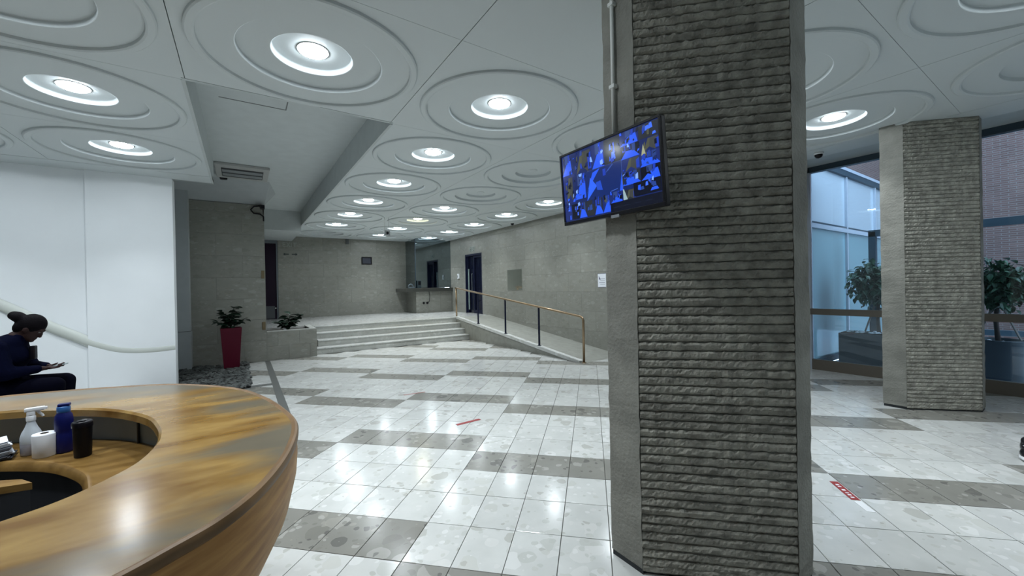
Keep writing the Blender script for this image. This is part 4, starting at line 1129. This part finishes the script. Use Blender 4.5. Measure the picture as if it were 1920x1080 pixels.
# ============================================================ GLASS FRONT AND OUTSIDE
GX = 8.05
w1 = empty('window_1', (GX, 0, 0)); T(w1, 'floor to ceiling glass front with a bronze handrail bar', 'window', kind='structure')
Y0, Y1 = -2.65, 2.86
MB().box(-.04, .04, Y0, Y1, 0, .17).build('bottom_rail', BROWNM, w1)
MB().box(-.06, .02, Y0, Y1, .93, 1.03).build('push_bar', BROWNM, w1)
MB().box(-.05, .06, Y0, Y1, 3.33, 3.42).build('head_rail', DARKFR, w1)
MB().box(-.05, .05, Y1-.05, Y1+.09, 0, 3.42).build('jamb', PALEFR, w1)
for q, (a, c) in enumerate(((Y0, -.85), (-.85, .98), (.98, Y1-.05))):
    MB().box(-.005, .005, a+.004, c-.004, .17, 3.33).build('pane', GLS, w1)
for y in (-.85, ): MB().box(-.04, .04, y-.03, y+.03, .17, 3.33).build('mullion', BROWNM, w1)
pv = MB().box(8.2, 16, -12, 2.9, -.12, -.03).box(8.05, 8.25, -2.7, 2.95, -.12, 0).build('ground_outside', PAVE); T(pv, 'light paving outside the glass front', 'ground', kind='structure')
# wing with glazed facade, perpendicular to the glass front
w2 = empty('window_2', (8.14, 2.9, 0)); T(w2, 'tall glazed wing facade outside, at right angles to the glass front', 'window', kind='structure')
UP = mat('upper_sky_tint_pane', (.52, .60, .66), .12, coat=.5); LO = mat('lower_teal_pane', (.30, .49, .54), .06, coat=1.)  # pale blue of the upper panes stands in for reflected sky
xs = [0, 1.90, 3.66, 5.4, 7.2]
for q in range(4):
    MB().box(xs[q]+.03, xs[q+1]-.03, .02, .05, 2.56, 3.56).build('pane', UP, w2)
    MB().box(xs[q]+.03, xs[q+1]-.03, .02, .05, .10, 2.44).build('pane', LO, w2)
for q, x in enumerate(xs): MB().box(x-.03, x+.03, -.02, .06, 0, 3.58).build('mullion', PALEFR, w2)
MB().box(0, 7.2, -.03, .06, 2.44, 2.52).build('transom', PALEFR, w2); MB().box(0, 7.2, -.01, .06, 2.52, 2.56).build('transom', DARKFR, w2)
MB().box(0, 7.2, -.03, .06, 0, .10).build('sill', DARKFR, w2); MB().box(0, 7.2, -.04, .06, 3.56, 3.66).build('head', DARKFR, w2); MB().box(0, 7.2, -.05, .06, 3.66, 3.72).build('drip_edge', PALEFR, w2)
wg = MB().box(8.05, 15.4, 2.88, 3.3, 3.70, 9).build('wall_wing', BRICK); T(wg, 'brown brick wall above the glazed wing outside', 'wall', kind='structure')
bo_ = MB().box(8.14, 15.4, 2.97, 3.3, 0, 3.7).build('wall_wing_back', DARKFR); T(bo_, 'dark backing behind the glazed wing panes', 'wall', kind='structure')
bk = MB().box(12.9, 13.3, -9, 2.95, .02, 8).build('wall_opposite', BRICK); T(bk, 'brown brick building facing the glass front', 'wall', kind='structure')
MB().box(12.6, 12.9, -9, 2.9, -.03, .18).build('plinth', mat('plinth', (.5, .53, .58), .8), bk)
# dark gate frame outside
gf = empty('gate_frame', (9.66, 0, 0)); T(gf, 'dark steel gate frame standing outside behind the planters', 'frame')
MB().box(-.05, .05, 2.36, 2.46, -.03, 2.38).build('post', DARKFR, gf); MB().box(-.05, .05, -3.0, 2.46, 2.29, 2.41).build('beam', DARKFR, gf); MB().box(-.05, .05, -3.0, -2.9, -.03, 2.38).build('post', DARKFR, gf)
# low railing outside
rl_ = empty('low_railing', (11.6, 0, 0)); T(rl_, 'low dark railing outside beyond the round planter', 'railing')
for z0 in (.12, .42): MB().box(-.03, .03, -6, 1.6, z0, z0+.10).build('rail', DARKFR, rl_)
for y in (-5.9, -3.4, -.9, 1.5): MB().box(-.03, .03, y-.03, y+.03, -.03, .55).build('post', DARKFR, rl_)
# trees in planters
def leaf_card():
    return leaf_mesh('leaf', .085, .024, TREEL)
def tree(name, base, crown_c, crown_r, nleaf, seed, lab, box):
    rg_ = random.Random(seed); r = empty(name, base); T(r, lab, 'tree')
    PLT = mat('planter_dark', (.018, .032, .042), .5)
    if box:
        w, l, h_ = box
        MB().cbox(-w, w, -l, l, 0, h_, .012).build('planter', PLT, r); MB().box(-w+.03, w-.03, -l+.03, l-.03, h_, h_+.012).build('soil', SOIL, r)
    else:
        h_ = .62
        MB().lathe([(0, 0), (.22, 0), (.235, .02), (.25, .58), (.262, .60), (.262, .62), (.24, .62), (.235, .56), (0, .56)], 32).build('planter', PLT, r, True)
    cc = Vector(crown_c)
    MB().tube([(0, 0, h_-.05), (.01, .02, h_+.25), (-.01, 0, cc.z-.1), (0, .02, cc.z+.1)], [.03, .026, .022, .016], 8).build('trunk', BARK, r, True)
    for q in range(5):
        a = q*1.26; e = cc+Vector((math.cos(a)*crown_r[0]*.6, math.sin(a)*crown_r[1]*.6, rg_.uniform(-.1, .25)))
        MB().tube([(0, 0, cc.z-.32+.05*q), tuple((cc+e)/2-Vector((0, 0, .1))), tuple(e)], [.015, .011, .006], 6).build('branch', BARK, r)
    for s_ in (-1, 1): MB().tube([(.10*s_, .22*s_, h_), (.01*s_, .03*s_, cc.z-.28)], .014, 6).build('stake', mat('stake', (.22, .19, .17), .8), r)
    src = leaf_card(); b = MB()
    for q in range(nleaf):
        while True:
            v = Vector((rg_.uniform(-1, 1), rg_.uniform(-1, 1), rg_.uniform(-1, 1)))
            if .25 < v.length < 1: break
        k = .8+.35*noise.noise(v*2.3+Vector((seed, 0, 0)))
        p = cc+Vector((v.x*crown_r[0]*k, v.y*crown_r[1]*k, v.z*crown_r[2]*k))
        s_ = rg_.uniform(.8, 1.5)
        mt = Matrix.Translation(p) @ Matrix.Rotation(rg_.uniform(0, 6.28), 4, 'Z') @ Matrix.Rotation(rg_.uniform(-.3, 1.1), 4, 'Y') @ Matrix.Scale(s_, 4)
        n = len(b.v); b.v += [tuple(mt @ Vector(w_)) for w_ in src.v]; b.f += [tuple(n+i for i in f) for f in src.f]
    o = b.build('foliage', TREEL, r); o['kind'] = 'stuff'
    b = MB()
    for q in range(60):
        x, y = rg_.uniform(-.3, .3), rg_.uniform(-.4, .4)
        if not box and x*x+y*y > .04: continue
        if box and (abs(x) > box[0]-.05 or abs(y) > box[1]-.05): continue
        b.ell((x, y, h_+(.015 if box else -.045)), (.035, .03, .02), 6, 4)
    o = b.build('pebbles', WHITEPL, r); o['kind'] = 'stuff'
tree('planter_tree', (9.02, 2.18, -.03), (0, .05, 1.47), (.42, .42, .46), 900, 2, 'small round tree in a dark box planter outside, left of the second pillar', (.24, .50, .60))
tree('planter_tree', (9.20, .90, -.03), (0, -.02, 1.42), (.36, .36, .46), 900, 5, 'small round tree in a round planter outside, right of the second pillar', None)
